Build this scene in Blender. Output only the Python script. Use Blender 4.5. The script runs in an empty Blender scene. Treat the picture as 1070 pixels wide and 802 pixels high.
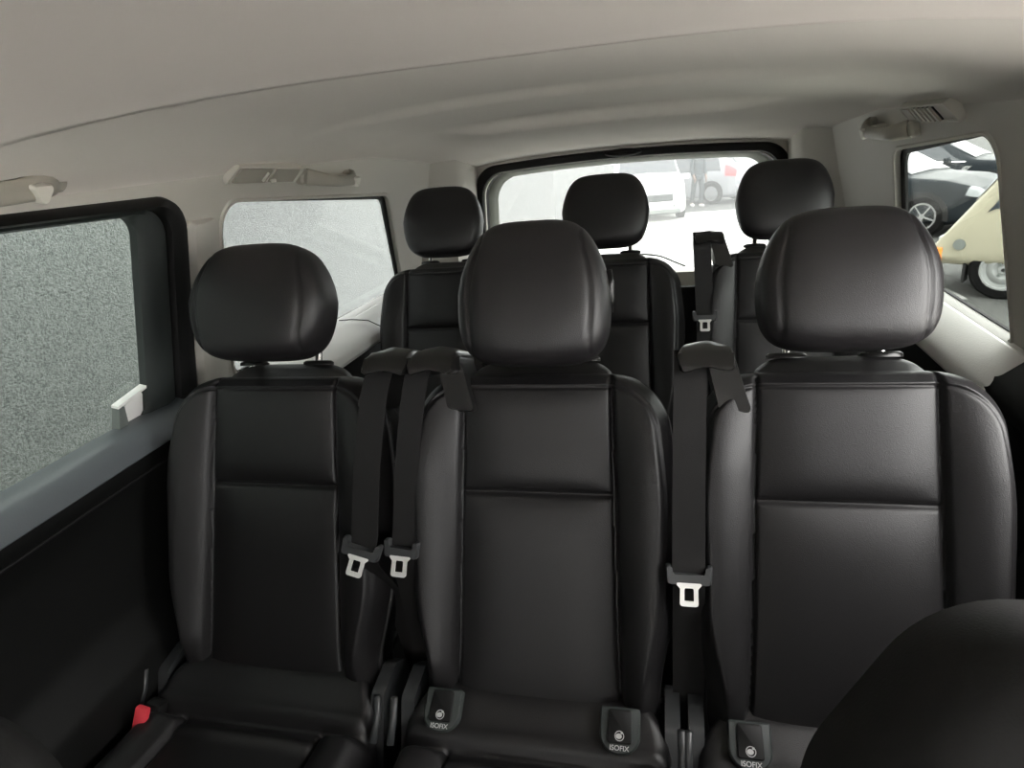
import bpy, bmesh, math, random
from mathutils import Vector, Matrix
random.seed(4)
C = bpy.context.scene.collection
pi = math.pi

# ------------------------------------------------------------------ materials
def nt(name):
    m = bpy.data.materials.new(name); m.use_nodes = True
    n = m.node_tree; n.nodes.clear()
    out = n.nodes.new('ShaderNodeOutputMaterial')
    return m, n, out

def mat(name, col, rough=.5, metal=0., spec=.5, bump=0., bscale=300., var=0., vscale=3., coat=0., kind='noise'):
    m, n, out = nt(name)
    b = n.nodes.new('ShaderNodeBsdfPrincipled')
    b.inputs['Base Color'].default_value = (*col, 1)
    b.inputs['Roughness'].default_value = rough
    b.inputs['Metallic'].default_value = metal
    b.inputs['Specular IOR Level'].default_value = spec
    b.inputs['Coat Weight'].default_value = coat
    n.links.new(b.outputs[0], out.inputs[0])
    tc = n.nodes.new('ShaderNodeTexCoord')
    if bump:
        if kind == 'leather':
            t = n.nodes.new('ShaderNodeTexVoronoi'); t.inputs['Scale'].default_value = bscale
            src = t.outputs['Distance']
        else:
            t = n.nodes.new('ShaderNodeTexNoise'); t.inputs['Scale'].default_value = bscale
            t.inputs['Detail'].default_value = 3
            src = t.outputs['Fac']
        n.links.new(tc.outputs['Object'], t.inputs['Vector'])
        bp = n.nodes.new('ShaderNodeBump'); bp.inputs['Strength'].default_value = bump
        bp.inputs['Distance'].default_value = .001
        n.links.new(src, bp.inputs['Height']); n.links.new(bp.outputs[0], b.inputs['Normal'])
    if var:
        t2 = n.nodes.new('ShaderNodeTexNoise'); t2.inputs['Scale'].default_value = vscale
        t2.inputs['Detail'].default_value = 4
        n.links.new(tc.outputs['Object'], t2.inputs['Vector'])
        r = n.nodes.new('ShaderNodeMapRange')
        r.inputs['To Min'].default_value = 1 - var; r.inputs['To Max'].default_value = 1 + var
        r.inputs['From Min'].default_value = .3; r.inputs['From Max'].default_value = .7
        n.links.new(t2.outputs['Fac'], r.inputs['Value'])
        mx = n.nodes.new('ShaderNodeMix'); mx.data_type = 'RGBA'; mx.blend_type = 'MULTIPLY'
        mx.inputs['Factor'].default_value = 1
        mx.inputs['A'].default_value = (*col, 1)
        n.links.new(r.outputs[0], mx.inputs['B']); n.links.new(mx.outputs['Result'], b.inputs['Base Color'])
    return m

def glass(name, tint, haze=0., gloss=.05, rough=0.02):
    m, n, out = nt(name)
    tr = n.nodes.new('ShaderNodeBsdfTransparent'); tr.inputs[0].default_value = (*tint, 1)
    gl = n.nodes.new('ShaderNodeBsdfGlossy'); gl.inputs['Roughness'].default_value = rough
    mx = n.nodes.new('ShaderNodeMixShader'); mx.inputs[0].default_value = gloss
    n.links.new(tr.outputs[0], mx.inputs[1]); n.links.new(gl.outputs[0], mx.inputs[2])
    last = mx
    if haze:
        tl = n.nodes.new('ShaderNodeBsdfTranslucent'); tl.inputs[0].default_value = (.9, .92, .92, 1)
        m2 = n.nodes.new('ShaderNodeMixShader'); m2.inputs[0].default_value = haze
        n.links.new(mx.outputs[0], m2.inputs[1]); n.links.new(tl.outputs[0], m2.inputs[2]); last = m2
    n.links.new(last.outputs[0], out.inputs[0])
    return m

M = {}
M['leather'] = mat('black_leather', (.0095, .0090, .0095), .40, spec=.36, bump=.22, bscale=850, kind='leather')
M['leather_front'] = mat('black_cloth', (.010, .0098, .0095), .8, spec=.2, bump=.2, bscale=600)
M['headrest_leather'] = mat('headrest_leather', (.0110, .0100, .0108), .42, spec=.46, bump=.22, bscale=850, kind='leather')
M['black'] = mat('black_plastic', (.007, .007, .007), .5, spec=.3, bump=.1, bscale=700)
M['guide'] = mat('dark_moulded_plastic', (.008, .0078, .0075), .28, spec=.5)
M['dgrey'] = mat('dark_grey_plastic', (.025, .030, .029), .55, spec=.35, bump=.15, bscale=700)
M['rubber'] = mat('rubber', (.005, .005, .005), .6, spec=.25)
M['headliner'] = mat('headliner_fabric', (.69, .65, .605), .95, spec=.1, bump=.25, bscale=900, var=.02, vscale=2)
M['trim'] = mat('beige_grey_trim', (.50, .48, .435), .6, bump=.15, bscale=500)
M['trim_dark'] = mat('warm_grey_moulding', (.34, .32, .275), .5, bump=.05, bscale=400)
M['trim_light'] = mat('pale_moulding', (.62, .60, .54), .5)
M['ledge'] = mat('pale_grey_ledge_plastic', (.78, .77, .75), .34, bump=.35, bscale=260)
M['door'] = mat('door_plastic', (.0045, .0048, .0046), .55, spec=.18, bump=.2, bscale=500)
M['ledge_door'] = mat('door_ledge_plastic', (.10, .112, .12), .36, bump=.2, bscale=500)
M['carpet'] = mat('dark_floor_carpet', (.012, .012, .012), .95, spec=.1, bump=.6, bscale=300)
M['webbing'] = mat('belt_webbing', (.0105, .0102, .0102), .6, spec=.22, bump=.3, bscale=900)
M['chrome'] = mat('chrome', (.8, .8, .78), .16, metal=1)
M['steel'] = mat('latch_steel', (.72, .72, .70), .38, metal=.55)
M['buckle'] = mat('buckle_grey', (.030, .032, .033), .4)
M['red'] = mat('red_button', (.70, .05, .07), .5)
M['white'] = mat('pale_plastic', (.75, .75, .73), .6)
M['print'] = mat('grey_print', (.40, .40, .40), .6)
M['hatch'] = mat('tailgate_grey_green', (.13, .138, .11), .6)
M['glass_door'] = glass('tinted_glass', (.585, .62, .60), gloss=.02)
M['glass_quarter'] = glass('quarter_glass_glare_haze', (.62, .64, .635), haze=.12, gloss=.03)  # translucent haze mixed into the pane stands in for glare
M['glass_right'] = glass('clear_right_glass', (.56, .575, .56), haze=.0, gloss=.03)
M['glass_rear'] = glass('dusty_rear_glass', (.53, .54, .535), haze=.055, gloss=.02)
M['glass_front'] = glass('front_glass', (.95, .945, .94), gloss=.03)
M['asphalt'] = mat('asphalt', (.050, .052, .049), .9, bump=.5, bscale=60, var=.08, vscale=2)
M['paint'] = mat('road_paint', (.32, .32, .31), .8)
M['iron'] = mat('cast_iron', (.22, .22, .21), .7)
M['tyre'] = mat('tyre_rubber', (.006, .006, .006), .9, spec=.1)
M['alloy'] = mat('alloy_wheel', (.30, .30, .305), .35, metal=.4)
M['steelwheel'] = mat('painted_steel_wheel', (.26, .27, .265), .45, spec=.3)
M['arch'] = mat('arch_black', (.012, .012, .012), .9)
M['cglass'] = mat('car_window_glass', (.03, .036, .042), .08, spec=.5)
M['carwhite'] = mat('white_car_paint', (.46, .465, .46), .35, coat=.2)
M['carsilver'] = mat('silver_car_paint', (.25, .255, .27), .35, coat=.2)
M['cargrey'] = mat('grey_car_paint', (.15, .165, .175), .35, coat=.2)
M['carblack'] = mat('black_car_paint', (.014, .018, .021), .4, spec=.12)
M['carcream'] = mat('cream_car_paint', (.30, .283, .212), .4, spec=.3)
M['lamp'] = mat('headlamp_lens', (.32, .34, .35), .12, spec=.5)
M['tail'] = mat('tail_lamp_red', (.42, .05, .06), .25)
M['amber'] = mat('amber_lamp', (.75, .22, .03), .3)
M['bumper'] = mat('grey_bumper', (.12, .135, .125), .5)
M['plate'] = mat('number_plate', (.72, .72, .70), .5)
M['cloth_dark'] = mat('dark_clothing', (.035, .045, .05), .9)
M['skin'] = mat('skin', (.20, .13, .10), .6)
M['hair'] = mat('hair', (.03, .022, .016), .7)
M['shoe'] = mat('pale_shoes', (.7, .69, .66), .7)

def stucco():
    m, n, out = nt('stucco')
    b = n.nodes.new('ShaderNodeBsdfPrincipled'); b.inputs['Roughness'].default_value = .95
    b.inputs['Specular IOR Level'].default_value = .1
    tc = n.nodes.new('ShaderNodeTexCoord')
    t = n.nodes.new('ShaderNodeTexNoise'); t.inputs['Scale'].default_value = 130; t.inputs['Detail'].default_value = 4
    t.inputs['Roughness'].default_value = .65
    n.links.new(tc.outputs['Object'], t.inputs['Vector'])
    r = n.nodes.new('ShaderNodeValToRGB')
    r.color_ramp.elements[0].position = .33; r.color_ramp.elements[0].color = (.112, .114, .111, 1)
    r.color_ramp.elements[1].position = .62; r.color_ramp.elements[1].color = (.245, .248, .245, 1)
    n.links.new(t.outputs['Fac'], r.inputs[0]); n.links.new(r.outputs[0], b.inputs['Base Color'])
    bp = n.nodes.new('ShaderNodeBump'); bp.inputs['Strength'].default_value = .9; bp.inputs['Distance'].default_value = .02
    n.links.new(t.outputs['Fac'], bp.inputs['Height']); n.links.new(bp.outputs[0], b.inputs['Normal'])
    n.links.new(b.outputs[0], out.inputs[0])
    return m
M['stucco'] = stucco()

def paving():
    m, n, out = nt('pale_paving')
    b = n.nodes.new('ShaderNodeBsdfPrincipled'); b.inputs['Roughness'].default_value = .9
    tc = n.nodes.new('ShaderNodeTexCoord')
    br = n.nodes.new('ShaderNodeTexBrick'); br.inputs['Scale'].default_value = 2.2
    br.inputs['Color1'].default_value = (.66, .655, .62, 1); br.inputs['Color2'].default_value = (.72, .715, .68, 1)
    br.inputs['Mortar'].default_value = (.48, .48, .45, 1); br.inputs['Mortar Size'].default_value = .012
    n.links.new(tc.outputs['Object'], br.inputs['Vector']); n.links.new(br.outputs[0], b.inputs['Base Color'])
    n.links.new(b.outputs[0], out.inputs[0])
    return m
M['paving'] = paving()

# ------------------------------------------------------------------ object helpers
def link(o, parent=None):
    C.objects.link(o)
    if parent is not None: o.parent = parent
    return o

def mesh_from(name, verts, faces, m, smooth=True):
    me = bpy.data.meshes.new(name)
    me.from_pydata([tuple(v) for v in verts], [], faces); me.update()
    me.materials.append(m)
    if smooth:
        for p in me.polygons: p.use_smooth = True
    return me

def put(name, me, parent=None, loc=(0, 0, 0), rot=(0, 0, 0)):
    o = bpy.data.objects.new(name, me); o.location = loc; o.rotation_euler = rot
    return link(o, parent)

def thing(name, label, cat, loc=(0, 0, 0), rot=(0, 0, 0), group=None):
    o = bpy.data.objects.new(name, None); o.empty_display_size = .05
    o.location = loc; o.rotation_euler = rot; link(o)
    return tag(o, label, cat, group)

def tag(o, label, cat, group=None):
    o['label'] = label; o['category'] = cat
    if group: o['group'] = group
    return o

def struct(o):
    o['kind'] = 'structure'; return o

def bm_mesh(name, bm, m, smooth=False, angle=None):
    bmesh.ops.recalc_face_normals(bm, faces=bm.faces[:])
    me = bpy.data.meshes.new(name); bm.to_mesh(me); bm.free()
    me.materials.append(m)
    if smooth or angle:
        for p in me.polygons: p.use_smooth = True
        if angle is not None: me.set_sharp_from_angle(angle=math.radians(angle))
    return me

def bevel(bm, w, seg=3):
    bmesh.ops.bevel(bm, geom=bm.edges[:] , offset=w, segments=seg, affect='EDGES', profile=.5)

def box(bm, c, s, rot=None, bev=0, seg=2):
    t = bmesh.new()
    bmesh.ops.create_cube(t, size=1)
    for v in t.verts: v.co = Vector((v.co.x * s[0], v.co.y * s[1], v.co.z * s[2]))
    if bev: bevel(t, bev, seg)
    mt = Matrix.Translation(c) @ (rot.to_4x4() if rot is not None else Matrix())
    merge(bm, t, mt)

def merge(bm, t, mt=Matrix()):
    mp = {}
    for v in t.verts: mp[v] = bm.verts.new(mt @ v.co)
    for f in t.faces:
        try: bm.faces.new([mp[v] for v in f.verts])
        except ValueError: pass
    t.free()

def tube(bm, pts, r, seg=10, cap=True, rr=None):
    pts = [Vector(p) for p in pts]; rings = []
    up = Vector((0, 0, 1))
    for i, p in enumerate(pts):
        d = (pts[min(i + 1, len(pts) - 1)] - pts[max(i - 1, 0)]).normalized()
        a = d.cross(up if abs(d.dot(up)) < .95 else Vector((1, 0, 0))).normalized(); b = d.cross(a)
        rad = r if rr is None else rr[i]
        rings.append([bm.verts.new(p + (a * math.cos(2 * pi * k / seg) + b * math.sin(2 * pi * k / seg)) * rad) for k in range(seg)])
    for i in range(len(rings) - 1):
        for k in range(seg):
            bm.faces.new([rings[i][k], rings[i][(k + 1) % seg], rings[i + 1][(k + 1) % seg], rings[i + 1][k]])
    if cap:
        bm.faces.new(rings[0][::-1]); bm.faces.new(rings[-1])

def lathe(bm, prof, mt, seg=32):
    """prof (r, h) revolved about local z"""
    rings = []
    for r, h in prof:
        rings.append([bm.verts.new(mt @ Vector((r * math.cos(2 * pi * k / seg), r * math.sin(2 * pi * k / seg), h))) for k in range(seg)] if r > 1e-6
                     else [bm.verts.new(mt @ Vector((0, 0, h)))])
    for a, b in zip(rings, rings[1:]):
        for k in range(seg):
            k2 = (k + 1) % seg
            if len(a) == 1 and len(b) > 1: bm.faces.new([a[0], b[k], b[k2]])
            elif len(b) == 1 and len(a) > 1: bm.faces.new([a[k], a[k2], b[0]])
            elif len(a) > 1: bm.faces.new([a[k], a[k2], b[k2], b[k]])

def rounded(pts, rads, seg=8):
    """rounded polygon: every corner gives seg+1 points, so loops with equal corners bridge"""
    out = []; n = len(pts)
    for i in range(n):
        p = Vector(pts[i]); a = (Vector(pts[i - 1]) - p); b = (Vector(pts[(i + 1) % n]) - p)
        la, lb = a.length, b.length; a.normalize(); b.normalize()
        half = a.angle(b) / 2
        r = rads[i] if isinstance(rads, (list, tuple)) else rads
        d = min(r / max(math.tan(half), 1e-4), la * .49, lb * .49); r2 = d * math.tan(half)
        p1 = p + a * d; p2 = p + b * d
        c = p + (a + b).normalized() * (r2 / math.sin(half))
        v1 = p1 - c; v2 = p2 - c; ang = v1.angle(v2) if v1.length > 1e-7 else 0
        for k in range(seg + 1):
            t = k / seg
            if ang < 1e-4: q = p1.lerp(p2, t)
            else: q = c + v1 * (math.sin((1 - t) * ang) / math.sin(ang)) + v2 * (math.sin(t * ang) / math.sin(ang))
            out.append((q.x, q.y))
    return out

def loft(bm, loops, closed=True, cap0=False, cap1=False):
    R = [[bm.verts.new(p) for p in L] for L in loops]
    n = len(R[0])
    for a, b in zip(R, R[1:]):
        for k in range(n if closed else n - 1):
            k2 = (k + 1) % n
            bm.faces.new([a[k], a[k2], b[k2], b[k]])
    if cap0: bm.faces.new(R[0][::-1])
    if cap1: bm.faces.new(R[-1])
    return R

def prism(bm, pts2, d0, d1, f):
    """extrude a 2D outline between depths d0 and d1; f(u,v,d) -> 3D"""
    loft(bm, [[f(u, v, d0) for u, v in pts2], [f(u, v, d1) for u, v in pts2]], True, True, True)

def panel_with_holes(bm, outer, holes, f, d0, d1):
    """flat panel with holes, both faces and the reveals; f(u,v,d) -> 3D"""
    for d in (d0, d1):
        edges = []
        for L in [outer] + holes:
            vs = [bm.verts.new((u, v, 0)) for u, v in L]
            for a, b in zip(vs, vs[1:] + vs[:1]): edges.append(bm.edges.new((a, b)))
        r = bmesh.ops.triangle_fill(bm, edges=edges, use_beauty=True, use_dissolve=False)
        for e in edges:
            for v in e.verts: v.tag = True
        for v in bm.verts:
            if v.tag: v.co = f(v.co.x, v.co.y, d); v.tag = False
    for L in [outer] + holes:
        loft(bm, [[f(u, v, d0) for u, v in L], [f(u, v, d1) for u, v in L]])

def text_mesh(name, body, size, m):
    cu = bpy.data.curves.new(name, 'FONT'); cu.body = body; cu.size = size; cu.align_x = 'CENTER'; cu.align_y = 'CENTER'
    cu.extrude = size * .02; cu.offset = size * .01
    o = bpy.data.objects.new(name, cu); C.objects.link(o)
    dg = bpy.context.evaluated_depsgraph_get()
    me = bpy.data.meshes.new_from_object(o.evaluated_get(dg)); C.objects.unlink(o); bpy.data.objects.remove(o)
    me.materials.clear(); me.materials.append(m)
    return me

def clamp(x, a=0., b=1.): return max(a, min(b, x))
def sstep(a, b, x):
    t = clamp((x - a) / (b - a)); return t * t * (3 - 2 * t)
def lerp(a, b, t): return a + (b - a) * t
def interp(tab, x):
    if x <= tab[0][0]: return tab[0][1]
    for (x0, y0), (x1, y1) in zip(tab, tab[1:]):
        if x <= x1:
            t = (x - x0) / (x1 - x0); return y0 + (y1 - y0) * t
    return tab[-1][1]
def sinterp(tab, x):
    if x <= tab[0][0]: return tab[0][1]
    for (x0, y0), (x1, y1) in zip(tab, tab[1:]):
        if x <= x1: return y0 + (y1 - y0) * sstep(x0, x1, x)
    return tab[-1][1]

def spline(pts, n=8):
    out = []; P = [Vector(p) for p in pts]
    for i in range(len(P) - 1):
        p0, p1, p2, p3 = P[max(i - 1, 0)], P[i], P[i + 1], P[min(i + 2, len(P) - 1)]
        for k in range(n):
            t = k / n
            out.append(.5 * ((2 * p1) + (p2 - p0) * t + (2 * p0 - 5 * p1 + 4 * p2 - p3) * t * t + (3 * p1 - p0 - 3 * p2 + p3) * t ** 3))
    out.append(P[-1]); return out

# ------------------------------------------------------------------ cabin shell
TILT = .23
def wallx(z): return .78 - TILT * (z - .93)
def side(sg):
    """side wall plane: (y, z, depth outward) -> point"""
    n = Vector((1, 0, TILT)).normalized()
    def f(y, z, d): return Vector((sg * (wallx(z) + n.x * d), y, z + n.z * d))
    return f

# glass outlines (y, z) : counterclockwise corners, one table for each opening
DOOR_GLASS = ([(.12, .943), (.933, .934), (.953, 1.297), (.12, 1.330)], [.05, .045, .035, .06])
DOOR_OUT = ([(.03, .905), (1.058, .905), (1.064, 1.322), (.03, 1.350)], [.02, .02, .06, .06])
DOOR_MID = ([(.09, .925), (1.0, .918), (1.015, 1.304), (.09, 1.338)], [.04, .02, .05, .06])
QL = ([(1.20, .905), (2.255, .86), (2.05, 1.215), (1.176, 1.293)], [.05, .04, .05, .055])
QR = ([(1.29, .930), (1.93, .930), (1.83, 1.243), (1.285, 1.295)], [.02, .04, .05, .05])
FRONT_GLASS = ([(-1.50, .95), (-.08, .945), (-.08, 1.32), (-1.0, 1.32)], [.05, .05, .05, .08])

def mixl(A, B, t): return [(lerp(a[0], b[0], t), lerp(a[1], b[1], t)) for a, b in zip(A, B)]

def grow(pts, dx):
    c = Vector((sum(p[0] for p in pts) / len(pts), sum(p[1] for p in pts) / len(pts)))
    out = []
    for p in pts:
        q = Vector(p); s = Vector((math.copysign(dx, q.x - c.x), math.copysign(dx, q.y - c.y)))
        q = q + s; out.append((q.x, q.y))
    return out

for sg, nm, Q, gm, k in ((-1, 'left', QL, 'glass_quarter', 0), (1, 'right', QR, 'glass_right', 1)):
    f = side(sg)
    bm = bmesh.new()
    outer = [(-1.75, .86), (2.9, .80), (2.9, 1.40), (-1.25, 1.40)]
    holes = [mixl(rounded(*DOOR_MID), rounded(*DOOR_OUT), .5), rounded(*Q), rounded(*FRONT_GLASS)]
    panel_with_holes(bm, outer, holes, f, 0, .024)
    wall = struct(put('wall_' + nm, bm_mesh('wall', bm, M['trim'])))
    # --- sliding door window
    if True:
     pane = bmesh.new(); prism(pane, rounded(*DOOR_MID), .016, .020, f)
     w = struct(put('window_%d' % (1 + k), bm_mesh('window_pane', pane, M['glass_door' if sg < 0 else 'glass_front'])))
     L1, L2, L3 = rounded(*DOOR_GLASS), rounded(*DOOR_MID), rounded(*DOOR_OUT)
     bm = bmesh.new()
     A = lambda t: mixl(L1, L2, t)
     loft(bm, [[f(y, z, .016) for y, z in L1], [f(y, z, .002) for y, z in L1], [f(y, z, -.004) for y, z in A(.12)],
               [f(y, z, -.010) for y, z in A(.6)], [f(y, z, -.006) for y, z in A(.96)], [f(y, z, .012) for y, z in L2]])
     put('window_frame', bm_mesh('window_frame', bm, M['dgrey'], angle=40), w)
     bm = bmesh.new()
     A = lambda t: mixl(L2, L3, t)
     loft(bm, [[f(y, z, .012) for y, z in L2], [f(y, z, -.014) for y, z in A(.10)],
               [f(y, z, -.022) for y, z in A(.4)], [f(y, z, -.016) for y, z in A(.85)], [f(y, z, .004) for y, z in L3]])
     put('window_seal', bm_mesh('window_seal', bm, M['rubber'], angle=50), w)
    # --- rear quarter window
    pane = bmesh.new(); prism(pane, rounded(*Q), .018, .022, f)
    w = struct(put('window_%d' % (3 + k), bm_mesh('window_pane', pane, M[gm])))
    g = .010 if sg < 0 else .013
    La = rounded(*Q)
    Lb = rounded([(Q[0][0][0] + .001, Q[0][0][1] + .008), (Q[0][1][0] - 2.6 * g, Q[0][1][1] + .008), (Q[0][2][0] - 2.6 * g, Q[0][2][1] - .010), (Q[0][3][0] + .001, Q[0][3][1] - .001)], Q[1])
    bm = bmesh.new()
    loft(bm, [[f(y, z, .0175) for y, z in Lb], [f(y, z, .012) for y, z in Lb], [f(y, z, .012) for y, z in La], [f(y, z, .0175) for y, z in La]])
    put('window_seal', bm_mesh('window_seal', bm, M['rubber']), w)
    bm = bmesh.new()
    loft(bm, [[f(y, z, .0135) for y, z in La], [f(y, z, -.002) for y, z in La], [f(y, z, -.004) for y, z in rounded(grow(Q[0], .006), Q[1])], [f(y, z, .002) for y, z in rounded(grow(Q[0], .010), Q[1])]])
    put('window_frame', bm_mesh('window_frame', bm, M['trim'], angle=50), w)
    # --- front door window
    pane = bmesh.new(); prism(pane, rounded(*FRONT_GLASS), .018, .022, f)
    w = struct(put('window_%d' % (5 + k), bm_mesh('window_pane', pane, M['glass_front'])))
    La = rounded(*FRONT_GLASS); Lb = rounded(grow(FRONT_GLASS[0], .04), FRONT_GLASS[1])
    bm = bmesh.new(); loft(bm, [[f(y, z, .016) for y, z in La], [f(y, z, -.012) for y, z in La], [f(y, z, -.012) for y, z in Lb], [f(y, z, .002) for y, z in Lb]])
    put('window_frame', bm_mesh('window_frame', bm, M['black']), w)
    # --- door panel under the glass: a profile swept along the door
    if True:
     prof = [(.786, .945), (.770, .942), (.752, .932), (.741, .915), (.738, .895), (.741, .868), (.752, .850), (.757, .80), (.757, .66), (.748, .62), (.722, .595), (.716, .57),
             (.716, .30), (.730, .12), (.74, .0), (.80, .0), (.81, .5), (.82, .90)]
     bm = bmesh.new()
     loft(bm, [[(sg * x, -1.7, z) for x, z in prof], [(sg * x, 1.07, z) for x, z in prof]], True, True, True)
     door = struct(put('door_%d' % (1 + k), bm_mesh('door_panel', bm, M['door'], angle=35)))
     top = [(.7875, .947), (.770, .9445), (.750, .934), (.7385, .917), (.7350, .896), (.742, .890), (.78, .93)]
     bm = bmesh.new()
     loft(bm, [[(sg * x, -1.7, z) for x, z in top], [(sg * x, 1.03, z) for x, z in top], [(sg * (x + .01), 1.065, z - .004) for x, z in top]], True, True, True)
     put('door_ledge', bm_mesh('door_ledge', bm, M['ledge_door'], angle=50), door)
     # door pocket strip
     bm = bmesh.new()
     tube(bm, [(sg * .744, .02 + i * .09, .862) for i in range(12)], .003, 8)
     put('door_moulding', bm_mesh('door_moulding', bm, M['black'], True), door)
    # --- rear quarter panel with pale ledge
    zoff = 0 if sg > 0 else -.03
    prof = [(.792, .935), (.776, .925), (.735, .888), (.722, .868), (.722, .846), (.735, .83), (.745, .82), (.745, .50), (.70, .44), (.70, .0), (.82, .0), (.82, .9)]
    slope = 0 if sg > 0 else .03
    bm = bmesh.new()
    def Z(y, z): return z + (zoff - slope * (y - 1.3) if z > .6 else 0)
    ys = [1.072, 1.6, 2.2, 2.86]
    loft(bm, [[(sg * x, y, Z(y, z)) for x, z in prof] for y in ys], True, True, True)
    qp = struct(put('trim_%d' % (1 + k), bm_mesh('quarter_panel', bm, M['door'], angle=35)))
    led = [(.794, .940), (.776, .930), (.774, .9275), (.771, .9275), (.768, .926), (.738, .897), (.722, .877), (.7165, .862), (.7165, .845), (.726, .832), (.76, .86), (.79, .92)]
    bm = bmesh.new()
    ye = [(1.19, .03), (1.20, .018), (1.225, .006), (1.26, 0), (1.6, 0), (2.2, 0), (2.85, 0)]
    loft(bm, [[(sg * (x + e * .6), y, Z(y, z) - e * .3) for x, z in led] for y, e in ye], True, True, True)
    put('quarter_ledge', bm_mesh('quarter_ledge', bm, M['ledge'], angle=35), qp)
    # --- pillar cover between the door frame and the quarter window
    bm = bmesh.new()
    L0 = rounded([(1.067, .90), (1.172, .88), (1.160, 1.268), (1.068, 1.272)], .012, 4)
    L1_ = rounded([(1.078, .91), (1.120, .90), (1.112, 1.264), (1.078, 1.268)], .012, 4)
    loft(bm, [[f(y, z, .002) for y, z in L0], [f(y, z, -.006) for y, z in L0], [f(y, z, -.016) for y, z in L1_]], True, False, True)
    struct(put('trim_%d' % (3 + k), bm_mesh('pillar_cover', bm, M['trim'], angle=30)))
    # --- corner pillar at the back
    bm = bmesh.new()
    P0 = [(.80, 2.42), (.66, 2.55), (.655, 2.72), (.655, 2.90), (.80, 2.90)]
    def cp(z): return [(sg * (x - TILT * (z - .93) * (1 if x > .7 else .4)), y, z) for x, y in P0]
    loft(bm, [cp(.45), cp(.86), cp(1.1), cp(1.33)], True, True, True)
    struct(put('trim_%d' % (5 + k), bm_mesh('corner_pillar_cover', bm, M['trim'], angle=40)))

# thin cable on the left ledge
bm = bmesh.new()
tube(bm, [(-.772, 1.69, .901), (-.756, 1.74, .889), (-.735, 1.80, .868), (-.722, 1.83, .845), (-.713, 1.88, .815)], .0016, 6)
cable = put('cable', bm_mesh('cable', bm, M['rubber'], True))
tag(cable, 'thin dark cable running down the pale ledge under the left rear side window', 'cable')

# floor
bm = bmesh.new(); box(bm, (0, .45, -.02), (1.64, 5.0, .04))
struct(put('floor', bm_mesh('floor', bm, M['carpet'])))

# ceiling: moulded headliner with three cross creases
def zc(y, ax):
    yy = y + .12 * ax * ax
    z = interp([(-2.1, 1.44), (-.4, 1.496), (.0, 1.489), (.80, 1.457), (.846, 1.4535), (.847, 1.4550), (1.36, 1.448), (1.46, 1.443), (1.95, 1.414), (2.2, 1.385), (2.5, 1.335), (2.72, 1.296), (2.87, 1.276)], y)
    w = 1 - sstep(.38, .62, ax)
    z -= .014 * sstep(1.37, 1.45, yy) * w * (1 - .7 * sstep(1.46, 1.9, yy))
    w3 = 1 - sstep(.32, .54, ax)
    z -= .034 * sstep(1.93, 1.99, yy) * w3 * (1 - sstep(2.0, 2.6, yy))
    return z
def zedge(y): return interp([(-2.0, 1.36), (-1.3, 1.34), (1.9, 1.33), (2.4, 1.29), (2.87, 1.20)], y)
nx, ys = 72, [-1.28 + i * .05 for i in range(33)]
y = .32
ys = [-1.9, -1.28, -1.0, -.7, -.4, -.1, .2, .4, .6, .7, .78, .80, .815, .83, .846, .847, .86, .92, 1.0, 1.1, 1.2, 1.3] + [1.34 + .012 * i for i in range(58)] + [2.05 + .04 * i for i in range(21)] + [2.875]
V, F = [], []
for y in ys:
    for i in range(nx + 1):
        a = pi * i / nx
        s = -math.cos(a); ax = abs(s)
        e = (1 - ax ** 2.7) ** .62 if ax < 1 else 0
        ze = zedge(y); xw = wallx(ze)
        z = ze + (zc(y, ax * xw) - ze) * e
        xx = s * (xw + .004)
        V.append((xx, y - (.72 if s < 0 else .40) * xx * xx * math.exp(-((y - .85) / .42) ** 2), z))
    # closing row above
for j in range(len(ys) - 1):
    for i in range(nx):
        a = j * (nx + 1) + i; F.append((a, a + 1, a + nx + 2, a + nx + 1))
me = mesh_from('ceiling', V, F, M['headliner'])
me.materials.append(mat('headliner_paler_front', (.75, .695, .655), .95, spec=.1, bump=.25, bscale=900, var=.02, vscale=2))  # paler, pinker headliner tone for the faces ahead of the first crease
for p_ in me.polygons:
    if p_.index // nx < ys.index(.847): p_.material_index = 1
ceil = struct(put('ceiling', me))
sol = ceil.modifiers.new('thick', 'SOLIDIFY'); sol.thickness = .03; sol.offset = 1

# roof skin above the headliner keeps daylight out
bm = bmesh.new(); box(bm, (0, .50, 1.545), (1.54, 5.0, .03), bev=.01)
struct(put('roof', bm_mesh('roof', bm, M['carwhite'])))

# rear wall with the tailgate opening
RY = 2.87
fr = lambda x, z, d: Vector((x, RY + d - .10 * (z - 1.0), z))
HO = ([(-.70, .60), (.70, .60), (.655, 1.205), (-.655, 1.205)], [.1, .1, .11, .11])
def hatch_loop(inset, top, seg=14):
    pts = []
    # bowed top edge: rounded corners plus an arched run between them
    w0, w1 = .685 - inset, .640 - inset
    base = rounded([(-w0, .60 + inset), (w0, .60 + inset), (w1, 1.235 - top), (-w1, 1.235 - top)], [.06, .06, .10, .10], seg)
    out = []
    for x, z in base:
        out.append((x, z))
    # subdivide the top run
    i0 = 3 * (seg + 1) - 1
    a, b = out[i0], out[i0 + 1]
    run = []
    for k in range(1, 16):
        t = k / 16; run.append((lerp(a[0], b[0], t), lerp(a[1], b[1], t)))
    out = out[:i0 + 1] + run + out[i0 + 1:]
    return [(x, z + (.030 * max(0, 1 - (x / .66) ** 2) if z > 1.0 else 0)) for x, z in out]
H0, H1, H2, H3 = hatch_loop(0, 0), hatch_loop(.040, .036), hatch_loop(.046, .040), hatch_loop(.085, .062)
bm = bmesh.new()
panel_with_holes(bm, [(-.86, -.02), (.86, -.02), (.80, 1.36), (-.80, 1.36)], [H1], fr, 0, .04)
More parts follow.
